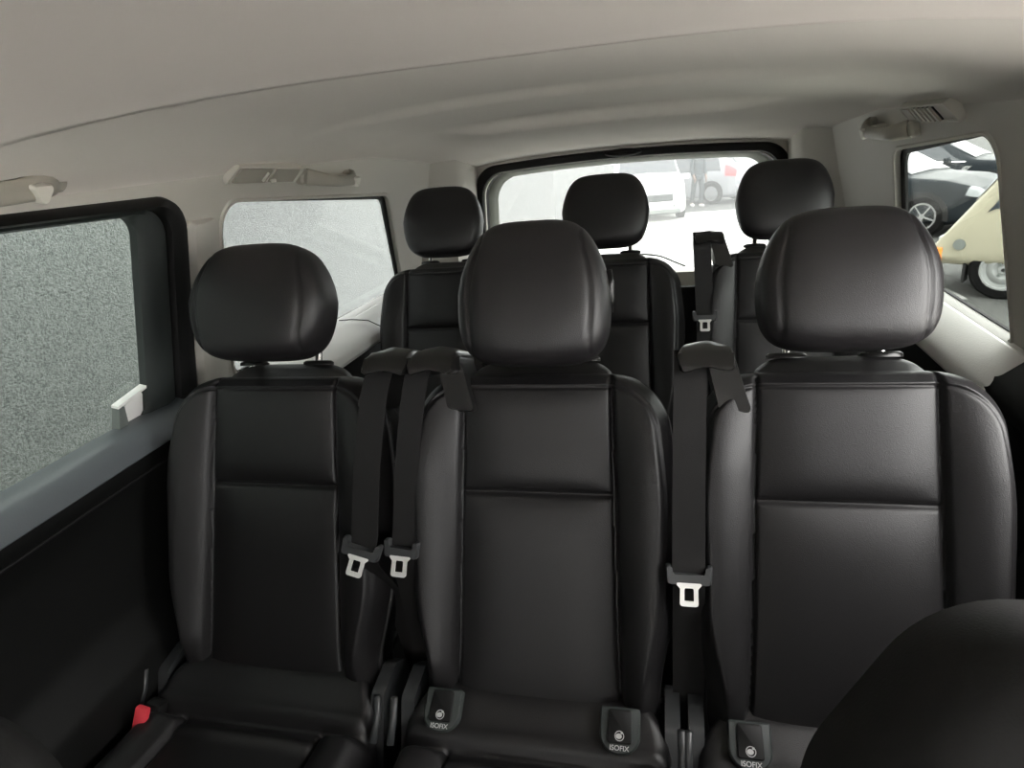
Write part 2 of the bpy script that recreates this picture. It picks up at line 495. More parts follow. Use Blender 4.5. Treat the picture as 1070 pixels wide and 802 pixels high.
struct(put('wall_rear', bm_mesh('wall_rear', bm, M['trim'])))
pane = bmesh.new(); prism(pane, hatch_loop(.06, .045), .105, .109, fr)
w7 = struct(put('window_7', bm_mesh('window_pane', pane, M['glass_rear'])))
bm = bmesh.new()
loft(bm, [[fr(x, z, -.002) for x, z in H0], [fr(x, z, -.014) for x, z in hatch_loop(.006, .006)], [fr(x, z, -.014) for x, z in hatch_loop(.032, .030)], [fr(x, z, .045) for x, z in H2]])
put('window_seal', bm_mesh('window_seal', bm, M['rubber'], angle=50), w7)
bm = bmesh.new()
loft(bm, [[fr(x, z, .040) for x, z in hatch_loop(.036, .032)], [fr(x, z, .05) for x, z in hatch_loop(.05, .044)], [fr(x, z, .085) for x, z in hatch_loop(.066, .056)], [fr(x, z, .106) for x, z in hatch_loop(.074, .062)]])
put('window_frame', bm_mesh('window_frame', bm, M['hatch'], angle=50), w7)
# tailgate lower inner panel
bm = bmesh.new()
prism(bm, [(-.62, .60), (.62, .60), (.60, .725), (-.60, .725)], .05, .115, fr)
tg = struct(put('trim_7', bm_mesh('tailgate_panel', bm, M['trim_light'], angle=40)))

bm = bmesh.new(); prism(bm, [(-.66, .0), (.66, .0), (.655, .675), (-.655, .675)], -.035, -.004, fr)
struct(put('trim_8', bm_mesh('tailgate_lower_panel', bm, M['black'])))
bm = bmesh.new(); tube(bm, spline([(-.28, 2.985, .74), (-.12, 2.985, .790), (.02, 2.985, .806), (.13, 2.985, .795), (.20, 2.985, .765), (.25, 2.985, .742)], 6), .004, 8)
tag(put('rear_wiper', bm_mesh('rear_wiper', bm, M['bumper'], True)), 'thin arched wiper arm at the foot of the rear window', 'wiper')

# header light bar above the tailgate glass
bm = bmesh.new()
loop = [(.075 * math.cos(a), .016 * math.sin(a)) for a in [2 * pi * k / 40 for k in range(40)]]
loft(bm, [[(x, RY - .045, 1.252 + z) for x, z in loop], [(x, RY - .050, 1.252 + z) for x, z in loop], [(x * .96, RY - .053, 1.252 + z * .86) for x, z in loop]], True, True, False)
bl = thing('brake_light_cover', 'black oval lamp cover on the headliner edge above the rear window', 'lamp cover', (0, 0, 0))
put('rim', bm_mesh('rim', bm, M['dgrey'], angle=40), bl)
bm = bmesh.new()
loft(bm, [[(x * .96, RY - .0525, 1.252 + z * .86) for x, z in loop], [(x * .8, RY - .058, 1.252 + z * .6) for x, z in loop], [(x * .1, RY - .060, 1.252) for x, z in loop]], True, True, True)
put('lens', bm_mesh('lens', bm, M['rubber'], True), bl)

# front bulkhead with the raked windscreen (behind the camera)
ff = lambda x, z, d: Vector((x, -1.95 - d + max(0, z - .88) * 1.45, z))
bm = bmesh.new()
panel_with_holes(bm, [(-.84, -.02), (.84, -.02), (.84, .86), (.76, 1.46), (-.76, 1.46), (-.84, .86)], [rounded([(-.76, .90), (.76, .90), (.66, 1.40), (-.66, 1.40)], .06)], ff, 0, .03)
struct(put('wall_front', bm_mesh('wall_front', bm, M['black'])))
bm = bmesh.new()
prism(bm, rounded([(-1.93, .30), (-1.10, .45), (-.98, .80), (-1.12, .965), (-1.62, .97), (-1.93, .86)], [.02, .06, .10, .10, .1, .03], 5), -.76, .76, lambda y, z, d: Vector((d, y, z)))
struct(put('trim_9', bm_mesh('dashboard_occluder', bm, M['black'], angle=40)))  # unseen dashboard, added to keep windscreen light off the lower seats
pane = bmesh.new(); prism(pane, rounded([(-.78, .885), (.78, .885), (.68, 1.42), (-.68, 1.42)], .06), .010, .015, ff)
struct(put('window_8', bm_mesh('window_pane', pane, M['glass_front'])))

# ------------------------------------------------------------------ seats
NV = Vector((0, -.9285, .3714)); EV = Vector((0, .3714, .9285))
BASE = Vector((0, .730, .50))
def bk(x, v, n): return Vector((x, 0, 0)) + BASE + EV * v + NV * n

BH = .553
def hwid(v): return sinterp([(0, .186), (.05, .190), (.22, .215), (.36, .218), (BH, .202)], v)
def sdf(x, v, h, R=.085):
    b = h - R
    qx = abs(x) - b; qy = (v - BH / 2) - (BH / 2 - R)
    return math.hypot(max(qx, 0), max(qy, 0)) + min(max(qx, qy), 0) - R

def backrest_mesh():
    V, F = [], []
    ncol, nrow = 168, 210
    vs = [BH * (1 - (1 - i / nrow) ** 1.25) if i > nrow * 0 else 0 for i in range(nrow + 1)]
    R = .085; re = .024
    for v in vs:
        h = hwid(v)
        if v > BH - R:
            q = (v - (BH - R)) / R; h2 = h - R * (1 - math.sqrt(max(0, 1 - q * q)))
        else: h2 = h
        inset = 0
        if v > BH - re:
            q = (v - (BH - re)) / re; inset = re * (1 - math.sqrt(max(0, 1 - q * q)))
        if v < .03:
            q = 1 - v / .03; inset = max(inset, .03 * (1 - math.sqrt(max(0, 1 - q * q))))
        px = lerp(.131, .119, v / BH) + .006 * math.exp(-(v / .06) ** 2)
        row = []
        for i in range(ncol + 1):
            u = -1 + 2 * i / ncol
            x = u * h2; ax = abs(x)
            s = sdf(x, v, h)
            # edge rounding
            d = -s
            er = .030
            q = clamp(1 - (h2 - ax) / er) * .999; n = -er * (1 - math.sqrt(max(0, 1 - q * q)))
            # bolsters and pillows
            if ax > px:
                t = clamp((ax - px) / max(h - px, .01))
                n += .030 * math.sin(pi * min(1, t * .72 + .02)) ** .8 * sstep(0, .10, v) * (1 - .55 * sstep(.40, .56, v)) * sstep(0, .03, d)
            else:
                tx = 1 - (ax / px) ** 4
                if v > .367: ty = 1 - abs((v - .367) / (.545 - .367) * 2 - 1) ** 5 if v < .545 else 0
                else: ty = 1 - abs(v / .367 * 2 - 1) ** 6
                n += .012 * max(0, tx) * max(0, ty) * (1 if v > .367 else .9)
                n -= .004
                n -= .006 * math.exp(-((v - .365) / .004) ** 2) * sstep(px + .001, px - .008, ax)
            n -= .008 * math.exp(-((ax - px) / .0036) ** 2) * sstep(-.002, .012, d) * sstep(.0, .05, v)
            # piping seam
            n += (.0022 * math.exp(-((d - .0165) / .0022) ** 2) - .0030 * math.exp(-((d - .0215) / .0022) ** 2)) * sstep(.10, .25, v)
            row.append(bk(x, v, n - inset))
        # back side, column by column behind the front
        bt = .130 - .015 * sstep(.3, BH, v)
        back = []
        for i in range(ncol + 1):
            u = -1 + 2 * i / ncol
            nn = -.032 - (bt - .032) * max(0, 1 - abs(u) ** 7) ** .35
            back.append(bk(u * h2, v, nn + inset * .25))
        V.append((row, back))
    nf = ncol + 1; verts = []
    for r_, b_ in V: verts += r_ + b_
    st = 2 * nf
    for j in range(len(V) - 1):
        for i in range(ncol):
            a, c = j * st + i, (j + 1) * st + i
            F.append((a, a + 1, c + 1, c))
            F.append((a + nf + 1, a + nf, c + nf, c + nf + 1))
        for i in (0, ncol):
            a, c = j * st + i, (j + 1) * st + i
            F.append((a, a + nf, c + nf, c) if i == 0 else (a, c, c + nf, a + nf))
    for j, sgn in ((0, -1), (len(V) - 1, 1)):
        prev = [j * st + i for i in range(nf)]; last = [j * st + nf + i for i in range(nf)]
        for k in range(1, 7):
            if k < 6:
                t = k / 6; cur = []
                for i in range(nf):
                    u = -1 + 2 * i / ncol
                    p = verts[prev[0] * 0 + j * st + i].lerp(verts[j * st + nf + i], t)
                    cur.append(len(verts)); verts.append(p + EV * sgn * (.024 if sgn > 0 else .01) * math.sin(pi * t) ** .75 * max(0, 1 - u ** 6))
            else: cur = last
            for i in range(ncol):
                F.append((prev[i], prev[i + 1], cur[i + 1], cur[i]) if sgn > 0 else (prev[i], cur[i], cur[i + 1], prev[i + 1]))
            prev = cur
    return mesh_from('backrest', verts, F, M['leather'])

def cushion_mesh():
    V, F = [], []
    nc, nr = 120, 120
    Y0, Y1 = .31, .775
    rows = []
    for j in range(nr + 1):
        y = lerp(Y1, Y0, j / nr)
        h = .205 + .01 * sstep(.6, .3, y) - .03 * sstep(.70, .775, y)
        row = []
        for i in range(nc + 1):
            u = -1 + 2 * i / nc; x = u * h; ax = abs(x)
            z = sinterp([(.30, .480), (.36, .508), (.45, .512), (.655, .500), (.69, .525), (.745, .546), (.775, .552)], y)
            px = .128
            gy = .668
            if y < gy:
                if ax > px:
                    t = (ax - px) / (h - px)
                    z += .024 * math.sin(pi * min(1, t * .8 + .05)) ** .8 * sstep(gy + .002, gy - .02, y)
                else:
                    z += .008 * (1 - (ax / px) ** 4) * sstep(gy, gy - .04, y)
                z -= .008 * math.exp(-((ax - px) / .004) ** 2)
            z -= .010 * math.exp(-((y - gy) / .005) ** 2)
            z += .007 * math.exp(-((y - .640) / .010) ** 2) * (1 if ax < px else 0)
            q = clamp(1 - (h - ax) / .028); z -= .03 * (1 - math.sqrt(max(0, 1 - q * q)))
            q = clamp(1 - (y - Y0) / .04); z -= .04 * (1 - math.sqrt(max(0, 1 - q * q)))
            row.append(Vector((x, y, z)))
        rows.append([Vector((-h * .96, y, .36)), Vector((-h, y, .44))] + row + [Vector((h, y, .44)), Vector((h * .96, y, .36))])
    n = len(rows[0]); verts = [p for r in rows for p in r]
    for j in range(nr):
        for i in range(n):
            i2 = (i + 1) % n
            F.append((j * n + i, j * n + i2, (j + 1) * n + i2, (j + 1) * n + i))
    F.append(tuple(range(n))[::-1]); F.append(tuple(nr * n + i for i in range(n)))
    return mesh_from('cushion', verts, F, M['leather'])

def headrest_mesh(name, W, H, D, n1=3.4, topw=.9, botw=.86, seam=True, m='headrest_leather'):
    """superellipse front outline, pillowed front, flatter back"""
    V, F = [], []
    nu, nv = 96, 64
    for j in range(nv + 1):
        b = -pi / 2 + pi * j / nv
        for i in range(nu):
            a = 2 * pi * i / nu
            cb = math.copysign(abs(math.cos(b)) ** (2 / n1), math.cos(b)) if abs(math.cos(b)) > 1e-9 else 0
            sb = math.copysign(abs(math.sin(b)) ** (2 / n1), math.sin(b))
            ca = math.copysign(abs(math.cos(a)) ** (2 / 3.4), math.cos(a)); sa = math.copysign(abs(math.sin(a)) ** (2 / 3.4), math.sin(a))
            v = sb * H / 2
            tw = lerp(1, topw, sstep(-.1, 1, sb)) * lerp(1, botw, sstep(.1, -1, sb))
            x = ca * cb * W / 2 * tw
            d = sa * cb * D / 2
            d *= (1.0 if sa > 0 else .8)
            d *= lerp(1, .78, sstep(0, 1, sb)) if sa > 0 else 1
            if seam and sa > 0:
                xs = W * .385 * tw
                g = .005 * math.exp(-((abs(x) - xs) / .0025) ** 2)
                d -= g
            V.append(Vector((x, 0, 0)) + EV * v + NV * d)
    for j in range(nv):
        for i in range(nu):
            i2 = (i + 1) % nu
            F.append((j * nu + i, j * nu + i2, (j + 1) * nu + i2, (j + 1) * nu + i))
    me = mesh_from(name, V, F, M[m])
    bm = bmesh.new(); bm.from_mesh(me); bmesh.ops.remove_doubles(bm, verts=bm.verts[:], dist=1e-5)
    bmesh.ops.recalc_face_normals(bm, faces=bm.faces[:]); bm.to_mesh(me); bm.free()
    for p in me.polygons: p.use_smooth = True
    return me

def post_mesh(l):
    bm = bmesh.new(); tube(bm, [EV * 0, EV * l], .0062, 14)
    return bm_mesh('headrest_post', bm, M['chrome'], angle=50)
def bezel_mesh():
    bm = bmesh.new()
    L = [(.030 * math.cos(2 * pi * k / 32), .013 * math.sin(2 * pi * k / 32)) for k in range(32)]
    loft(bm, [[Vector((x, 0, 0)) - NV * y + EV * 0 for x, y in L], [Vector((x, 0, 0)) - NV * y + EV * .005 for x, y in L], [Vector((x * .85, 0, 0)) - NV * (y * .8) + EV * .008 for x, y in L]], True, True, True)
    return bm_mesh('post_bezel', bm, M['guide'], angle=50)

def guide_mesh(sg):
    """moulded belt guide on the seat shoulder; sg = +1 belt slot towards +x"""
    bm = bmesh.new()
    def fg(u, v, d): return bk(sg * u, v, d)
    # hood: arch swept from the shoulder over the slot
    outer = rounded([(-.050, -.050), (-.012, -.052), (.028, -.018), (.040, .004), (.034, .030), (-.022, .036)], [.008, .008, .012, .010, .012, .016], 4)
    hole = rounded([(-.012, -.010), (.028, -.004), (.026, .006), (-.012, .004)], [.004, .004, .004, .004], 4)
    return outer, hole
def belt_guide(sg):
    bm = bmesh.new()
    # leg plate: wedge on the shoulder
    leg = rounded([(-.058, -.058), (-.014, -.052), (.004, .026), (-.030, .034)], [.006, .006, .010, .014], 4)
    leg = [(u * 1.1, v * 1.1) for u, v in leg]
    loft(bm, [[bk(sg * u, v, -.060) for u, v in leg], [bk(sg * u, v, .004) for u, v in leg], [bk(sg * (u * .94 - .001), v * .96, .014) for u, v in leg]], True, True, True)
    # hood: thick curved lip above the slot
    top = [(-.038, .004), (-.035, .036), (.000, .046), (.034, .040), (.044, .024), (.041, -.002), (.004, .007), (-.030, .0)]
    top = rounded(top, [.004, .016, .03, .014, .01, .005, .03, .005], 5)
    loft(bm, [[bk(sg * u, v, -.068) for u, v in top], [bk(sg * u, v, -.004) for u, v in top], [bk(sg * u * .985, min(v, .036) * .98, .018) for u, v in top],
              [bk(sg * u * .96, min(v, .026) - .001, .036) for u, v in top], [bk(sg * u * .93, min(v, .014) - .002, .046) for u, v in top], [bk(sg * u * .88, min(v, .007) - .0005, .049) for u, v in top]], True, True, True)
    # outer strap of the guide
    tube(bm, [bk(sg * .034, .008, .018), bk(sg * .036, -.02, .014), bk(sg * .034, -.05, .004), bk(sg * .028, -.075, -.004)], .0045, 10)
    return bm_mesh('belt_guide', bm, M['guide'], angle=38)

MESH = {}
MESH['back'] = backrest_mesh()
MESH['cushion'] = cushion_mesh()
MESH['post'] = post_mesh(.13)
MESH['bezel'] = bezel_mesh()
MESH['head_low'] = headrest_mesh('headrest', .262, .202, .135, 3.9, .80, .90)
MESH['head_mid'] = headrest_mesh('headrest', .240, .226, .135, 4.0, .80, .98)
MESH['head_right'] = headrest_mesh('headrest', .236, .200, .135, 4.0, .82, .98)
MESH['head_rear'] = headrest_mesh('headrest', .248, .206, .110, 4.2, .84, .90, seam=False)
MESH['guide_r'] = belt_guide(1); MESH['guide_l'] = belt_guide(-1)

def base_mesh():
    bm = bmesh.new()
    box(bm, (0, .55, .30), (.36, .42, .14), bev=.02)
    for s in (-1, 1):
        box(bm, (s * .16, .55, .12), (.05, .38, .24), bev=.012)
        box(bm, (s * .16, .56, .012), (.07, .46, .024), bev=.006)
    return bm_mesh('seat_base', bm, M['black'], angle=40)
MESH['base'] = base_mesh()
def recliner_mesh(s):
    bm = bmesh.new()
    pts = rounded([(.66, .40), (.80, .40), (.82, .52), (.78, .55), (.72, .54)], .015, 4)
    prism(bm, pts, s * .196, s * .218, lambda y, z, d: Vector((d, y, z)))
    return bm_mesh('recliner_cover', bm, M['buckle'], angle=40)
MESH['rec-1'] = recliner_mesh(-1); MESH['rec1'] = recliner_mesh(1)
def lever_mesh(s):
    bm = bmesh.new()
    tube(bm, [(s * .219, .66, .505), (s * .220, .685, .53), (s * .219, .70, .56)], .006, 10)
    return bm_mesh('recline_lever', bm, M['buckle'], True)
MESH['lev-1'] = lever_mesh(-1); MESH['lev1'] = lever_mesh(1)

# child-seat anchor flap
def flap_parts():
    A = Vector((0, -.55, .835))  # tangent down the rear roll of the cushion
    Nn = Vector((0, -.835, .55)) * -1
    up = Vector((0, .835, .55)).normalized(); nn = Vector((0, -.55, .835)).normalized()
    def f(u, v, d): return Vector((u, 0, 0)) + up * v + nn * d
    bm = bmesh.new()
    U = rounded([(-.029, .036), (-.029, -.026), (.029, -.026), (.029, .036)], [.004, .026, .026, .004], 8)
    U2 = [(u * .93, v * .93) for u, v in U]
    loft(bm, [[f(u, v, -.01) for u, v in U], [f(u, v, .004) for u, v in U], [f(u, v, .0065) for u, v in U2]], True, True, True)
    a = bm_mesh('anchor_surround', bm, M['dgrey'], angle=40)
    bm = bmesh.new()
    S = rounded([(-.0175, -.012), (.0175, -.012), (.0165, .032), (-.0165, .032)], .003, 4)
    loft(bm, [[f(u, v, .006) for u, v in S], [f(u, v, .0095) for u, v in S], [f(u * .94, v * .95, .0105) for u, v in S]], True, True, True)
    b = bm_mesh('anchor_flap', bm, M['rubber'], angle=40)
    bm = bmesh.new()
    for (r0, r1, a0, a1, cx_, cy_) in ((.0058, .0068, 0, 2 * pi, 0, 0),):
        n = 32
        ring = [[(r * math.cos(a0 + (a1 - a0) * k / n), r * math.sin(a0 + (a1 - a0) * k / n) - .003) for k in range(n)] for r in (r0, r1)]
        loft(bm, [[f(u, v, .0108) for u, v in ring[0]], [f(u, v, .0112) for u, v in ring[0]], [f(u, v, .0112) for u, v in ring[1]], [f(u, v, .0108) for u, v in ring[1]]])
    disc = [(-.0008 + .0044 * math.cos(2 * pi * k / 20), -.0034 + .0036 * math.sin(2 * pi * k / 20)) for k in range(20)]
    prism(bm, disc, .0108, .0112, f)
    disc = [(.0034 + .0017 * math.cos(2 * pi * k / 14), .0012 + .0017 * math.sin(2 * pi * k / 14)) for k in range(14)]
    prism(bm, disc, .0108, .0112, f)
    c = bm_mesh('child_seat_symbol', bm, M['print'])
    t = text_mesh('lettering', 'ISOFIX', .0095, M['print'])
    mt = Matrix((( 1, 0, 0, 0), (0, up.y, nn.y, 0), (0, up.z, nn.z, 0), (0, 0, 0, 1)))
    t.transform(Matrix.Translation(f(0, -.0185, .0072)) @ mt)
    return a, b, c, t
FLAP = flap_parts()

def seat(label, x, dy, head, hz, lift, guide=0, flaps=(), group=None, hx=0.0, rowz=0., gx=0., gv=.555):
    t = thing('passenger_seat', label, 'seat', (x, dy, rowz), (0, 0, 0), group)
    put('backrest', MESH['back'], t)
    put('cushion', MESH['cushion'], t)
    put('seat_base', MESH['base'], t)
    v = BH
    hc = Vector((hx, .985, 1.131)) + EV * hz - NV * .0
    h = put('headrest', MESH[head], t, hc)
    if head == 'head_mid':
        bm = bmesh.new(); tube(bm, [(.117, -.004, -.030), (.1195, -.004, -.01), (.1195, -.002, .012), (.116, .002, .034)], .0055, 10)
        put('height_button', bm_mesh('height_button', bm, M['guide'], True), h)
    for s in (-1, 1):
        p0 = bk(s * .066 + hx, BH - .05, -.066)
        put('headrest_post', MESH['post'], h, p0 - hc)
        put('post_bezel', MESH['bezel'], t, bk(s * .066 + hx, BH + .0215, -.066))
    if guide:
        put('belt_guide', MESH['guide_r' if guide > 0 else 'guide_l'], t, Vector((guide * .178 + gx, 0, 0)) + EV * gv)
    for s in (-1, 1):
        put('recliner_cover', MESH['rec%d' % s], t)
        put('recline_lever', MESH['lev%d' % s], t)
    for fx in flaps:
        a = put('anchor_surround', FLAP[0], t, (fx, .700, .538))
        b = put('anchor_flap', FLAP[1], a); put('child_seat_symbol', FLAP[2], b); put('lettering', FLAP[3], a)
    return t

R2, R3 = 'passenger seats of the middle row', 'passenger seats of the back row'
seat('black leather seat beside the left door window, headrest raised on chrome posts', -.500, 0, 'head_low', 0, 1, guide=1, group=R2, hx=-.014, gx=.049)
seat('black leather middle seat of the nearer row with tall lowered headrest', -.033, 0, 'head_mid', -.003, 0, guide=-1, flaps=(-.142, .132), group=R2, hx=0, gx=.022)
seat('black leather seat of the nearer row on the right, by the pale right ledge', .415, 0, 'head_right', .0, 1, guide=-1, flaps=(-.136,), group=R2, hx=-.002, gx=-.010)
seat('black leather back row seat by the left rear side window', -.487, .925, 'head_rear', .004, 2, group=R3, hx=.0)
seat('black leather back row seat in the centre before the rear window', 0, .925, 'head_rear', .004, 2, group=R3)
seat('black leather back row seat on the right, belt guide on its shoulder', .475, .925, 'head_rear', .004, 2, guide=-1, group=R3, gx=-.012, gv=.57)

# ------------------------------------------------------------------ seat belts
def ribbon(path, w, th, wd=None):
    """path: list of Vector; width along x"""
    bm = bmesh.new(); loops = []
    for i, p in enumerate(path):
        d = (path[min(i + 1, len(path) - 1)] - path[max(i - 1, 0)]).normalized()
        a = Vector((1, 0, 0)) if wd is None else wd[i]
        a = (a - d * a.dot(d)).normalized(); n = d.cross(a)
        loops.append([p - a * w / 2 - n * th / 2, p + a * w / 2 - n * th / 2, p + a * w / 2 + n * th / 2, p - a * w / 2 + n * th / 2])
    loft(bm, loops, True, True, True)
    return bm

def belt(label, pts, lat, roll, w=.046, group='seat belts hanging from the seat shoulders', tongue=True, yaw=0):
    t = thing('seat_belt', label, 'seat belt', lat, (0, 0, 0), group)
    L = Vector(lat)
    wd = Vector((math.cos(yaw), math.sin(yaw), 0))
    path = [p - L for p in spline(pts)]
    put('webbing', bm_mesh('webbing', ribbon(path, w, .0022, [wd] * len(path)), M['webbing'], angle=30), t)
    Rz = Matrix.Rotation(yaw, 4, 'Z') @ Matrix.Rotation(roll, 4, 'Y') @ Matrix.Rotation(math.radians(-21), 4, 'X')
    def f(u, v, d): return Rz @ Vector((u, -d, v))
    bm = bmesh.new()
    W = w / 2 + .008
    out = rounded([(-W, -.012), (W, -.012), (W + .002, .016), (W - .006, .016), (W - .008, .004), (-W + .008, .004), (-W + .006, .016), (-W - .002, .016)], [.005, .005, .003, .003, .003, .003, .003, .003], 3)
    loft(bm, [[f(u * .96, v * .94, -.004) for u, v in out], [f(u, v, 0) for u, v in out], [f(u, v, .008) for u, v in out], [f(u * .94, v * .9, .013) for u, v in out]], True, True, True)
    h = put('latch_body', bm_mesh('latch_body', bm, M['buckle'], angle=40), t)
    if tongue:
        bm = bmesh.new()
        o = rounded([(-.013, -.040), (.013, -.040), (.0125, -.016), (.020, -.008), (-.020, -.008), (-.0125, -.016)], [.004, .004, .004, .002, .002, .004], 3)
        i = rounded([(-.0065, -.033), (.0065, -.033), (.0065, -.020), (.0060, -.015), (-.0060, -.015), (-.0065, -.020)], [.001, .001, .001, .002, .002, .001], 3)
        loft(bm, [[f(u, v, .009 - v * .15) for u, v in o], [f(u, v, .012 - v * .15) for u, v in o], [f(u, v, .012 - v * .15) for u, v in i], [f(u, v, .009 - v * .15) for u, v in i], [f(u, v, .009 - v * .15) for u, v in o]])
        put('latch_tongue', bm_mesh('latch_tongue', bm, M['steel'], angle=40), t)
    return t

belt('seat belt on the left seat shoulder, its chrome latch tongue turned slightly left',
     [(-.277, .945, 1.045), (-.281, .918, 1.034), (-.290, .892, 1.0), (-.300, .845, .90), (-.306, .803, .79), (-.307, .789, .745), (-.290, .84, .62), (-.270, .84, .45), (-.268, .84, .30)],
     (-.3070, .789, .772), math.radians(16))
belt('seat belt on the middle seat shoulder, beside the left seat belt, its latch upright',
     [(-.212, .945, 1.045), (-.216, .918, 1.033), (-.224, .897, 1.0), (-.236, .858, .90), (-.244, .820, .79), (-.246, .806, .745), (-.252, .82, .62), (-.25, .82, .45), (-.25, .82, .30)],
     (-.2450, .806, .764), math.radians(4), w=.040)
belt('seat belt hanging between the middle and right seats of the nearer row',
     [(.202, .945, 1.045), (.202, .915, 1.033), (.201, .890, 1.0), (.199, .85, .90), (.198, .812, .79), (.198, .796, .745), (.198, .79, .62), (.198, .76, .45), (.198, .74, .30)],
     (.198, .800, .752), 0)
belt('back row seat belt seen between the middle seat and right seat before the rear window',
     [(.262, 1.862, 1.070), (.262, 1.825, 1.04), (.264, 1.82, 1.0), (.268, 1.79, .90), (.27, 1.76, .84), (.27, 1.72, .7), (.27, 1.68, .5)],
     (.269, 1.775, .855), 0)

# red-buttoned buckle by the left seat
bk_t = thing('seat_belt_buckle', 'black seat belt buckle with red button beside the left seat cushion', 'buckle', (-.688, .635, .515))
bm = bmesh.new(); box(bm, (0, .012, -.035), (.030, .026, .11), Matrix.Rotation(.25, 3, 'Y') @ Matrix.Rotation(-.35, 3, 'X'), bev=.006)
put('buckle_body', bm_mesh('buckle_body', bm, M['black'], angle=40), bk_t)
bm = bmesh.new(); box(bm, (.006, -.006, .004), (.022, .012, .058), Matrix.Rotation(.25, 3, 'Y') @ Matrix.Rotation(-.35, 3, 'X'), bev=.003)
rb = put('release_button', bm_mesh('release_button', bm, M['red'], angle=40), bk_t)
bm = bmesh.new(); tube(bm, [(-.01, .03, -.08), (-.012, .05, -.2), (-.01, .06, -.50)], .008, 8)
put('stalk', bm_mesh('stalk', bm, M['black'], True), bk_t)

# ------------------------------------------------------------------ front seats (their shoulders reach into the bottom corners)
def front_seat(label, x, dy, W=.235, T=.65, S=.525):
    t = thing('front_seat', label, 'seat', (x, dy, 0), (0, 0, 0), None)
    e = Vector((0, .2, .98)).normalized(); n = Vector((0, -.98, .2)).normalized()
    def f(u, v, d): return Vector((u, 0, .45)) + e * v + n * d
    def outline(k): return rounded([(-W * .86 * k, 0), (W * .86 * k, 0), (W * k, .22), (W * k * .97, S), (W * .70 * k, T * (.5 + k * .5)), (-W * .70 * k, T * (.5 + k * .5)), (-W * k * .97, S), (-W * k, .22)],
                                   [.03, .03, .1, .10, .08, .08, .10, .1], 8)
    bm = bmesh.new()
    loft(bm, [[f(u, v, d) for u, v in outline(k)] for k, d in ((.80, -.100), (.94, -.095), (1, -.070), (1, -.03), (.985, -.008), (.95, .006), (.90, .012), (.7, .012), (.55, .004))], True, True, True)
    put('backrest', bm_mesh('backrest', bm, M['leather_front'], angle=60), t)
    hd = headrest_mesh('headrest', (.24 if x > 0 else .22), .18, .11, 3.6, .86, .86, m='leather_front')
    h = put('headrest', hd, t, f(0, T + .13, -.05))
    for s in (-1, 1):
        bm = bmesh.new(); tube(bm, [f(s * .065, T - .06, -.06), f(s * .065, T + .09, -.055)], .006, 10)
        o = put('headrest_post', bm_mesh('headrest_post', bm, M['chrome'], True), h, -f(0, T + .13, -.05))
    bm = bmesh.new(); box(bm, (0, -.20, .42), (.46, .52, .15), bev=.045, seg=4)
    put('cushion', bm_mesh('cushion', bm, M['leather_front'], angle=60), t)
    bm = bmesh.new(); box(bm, (0, -.18, .18), (.40, .44, .36), bev=.02)
    put('seat_base', bm_mesh('seat_base', bm, M['black'], angle=40), t)
    return t
front_seat('dark front seat back rising in the lower right corner, nearest the camera', .508, .16, .262, .665, .55)
front_seat('dark front seat back whose edge shows in the lower left corner', -.415, .045, .215, .612, .49)

# ------------------------------------------------------------------ grab handles and roof consoles
def grab_handle(label, sg, y0, y1, z0, z1, flip=False, hook=True):
    """y0 -> y1 along the roof rail; bowed grip with two feet and a coat hook"""
    t = thing('grab_handle', label, 'grab handle', (0, 0, 0), (0, 0, 0), 'grab handles along the roof edges')
    f = side(sg)
    bm = bmesh.new()
    pts = []
    for k in range(25):
        u = k / 24; y = lerp(y0, y1, u); z = lerp(z0, z1, u)
        d = .012 + .030 * (1 - abs(2 * u - 1) ** 5)
        pts.append((f(y, z - .006 * math.sin(pi * u), -d), .0095 + .004 * abs(2 * u - 1) ** 3))
    # flattened grip
    loops = []
    for k, (p, r) in enumerate(pts):
        q = pts[min(k + 1, 24)][0] - pts[max(k - 1, 0)][0]; q.normalize()
        a = Vector((0, 0, 1)); a = (a - q * a.dot(q)).normalized(); b = q.cross(a)
        loops.append([p + a * math.cos(2 * pi * j / 16) * r * 1.5 + b * math.sin(2 * pi * j / 16) * r * .8 for j in range(16)])
    loft(bm, loops, True, True, True)
    put('grip', bm_mesh('grip', bm, M['trim_dark'], angle=60), t)
    for y, z, s in ((y0, z0, -1), (y1, z1, 1)):
        bm = bmesh.new()
        L = rounded([(y - .030, z - .018), (y + .030, z - .018), (y + .026, z + .016), (y - .026, z + .016)], .014, 5)
        L2 = [(y + (a - y) * .8, z + (b - z) * .8) for a, b in L]
        loft(bm, [[f(a, b, .02) for a, b in L], [f(a, b, -.012) for a, b in L], [f(a, b, -.018) for a, b in L2]], True, True, True)
        put('mount', bm_mesh('mount', bm, M['trim_dark'], angle=40), t)
    if hook:
        yh, zh = lerp(y0, y1, hook), lerp(z0, z1, hook)
        bm = bmesh.new()
        L = rounded([(yh - .018, zh + .004), (yh + .022, zh + .004), (yh + .002, zh - .026)], [.004, .005, .006], 4)
        loft(bm, [[f(a, b, .016) for a, b in L], [f(a, b, -.050) for a, b in L], [f(yh + (a - yh) * .85, zh - .008 + (b - zh + .008) * .85, -.054) for a, b in L]], True, True, True)
        put('coat_hook', bm_mesh('coat_hook', bm, M['trim_light'], angle=40), t)
    return t
grab_handle('beige grab handle above the left door window, at the left edge', -1, .42, .785, 1.372, 1.370, hook=.86)
grab_handle('beige grab handle next to the left roof console over the rear side window', -1, 1.50, 1.745, 1.318, 1.300, hook=.84)
grab_handle('beige grab handle beside the louvred vent over the right rear window', 1, 1.66, 1.96, 1.300, 1.305, hook=.74)

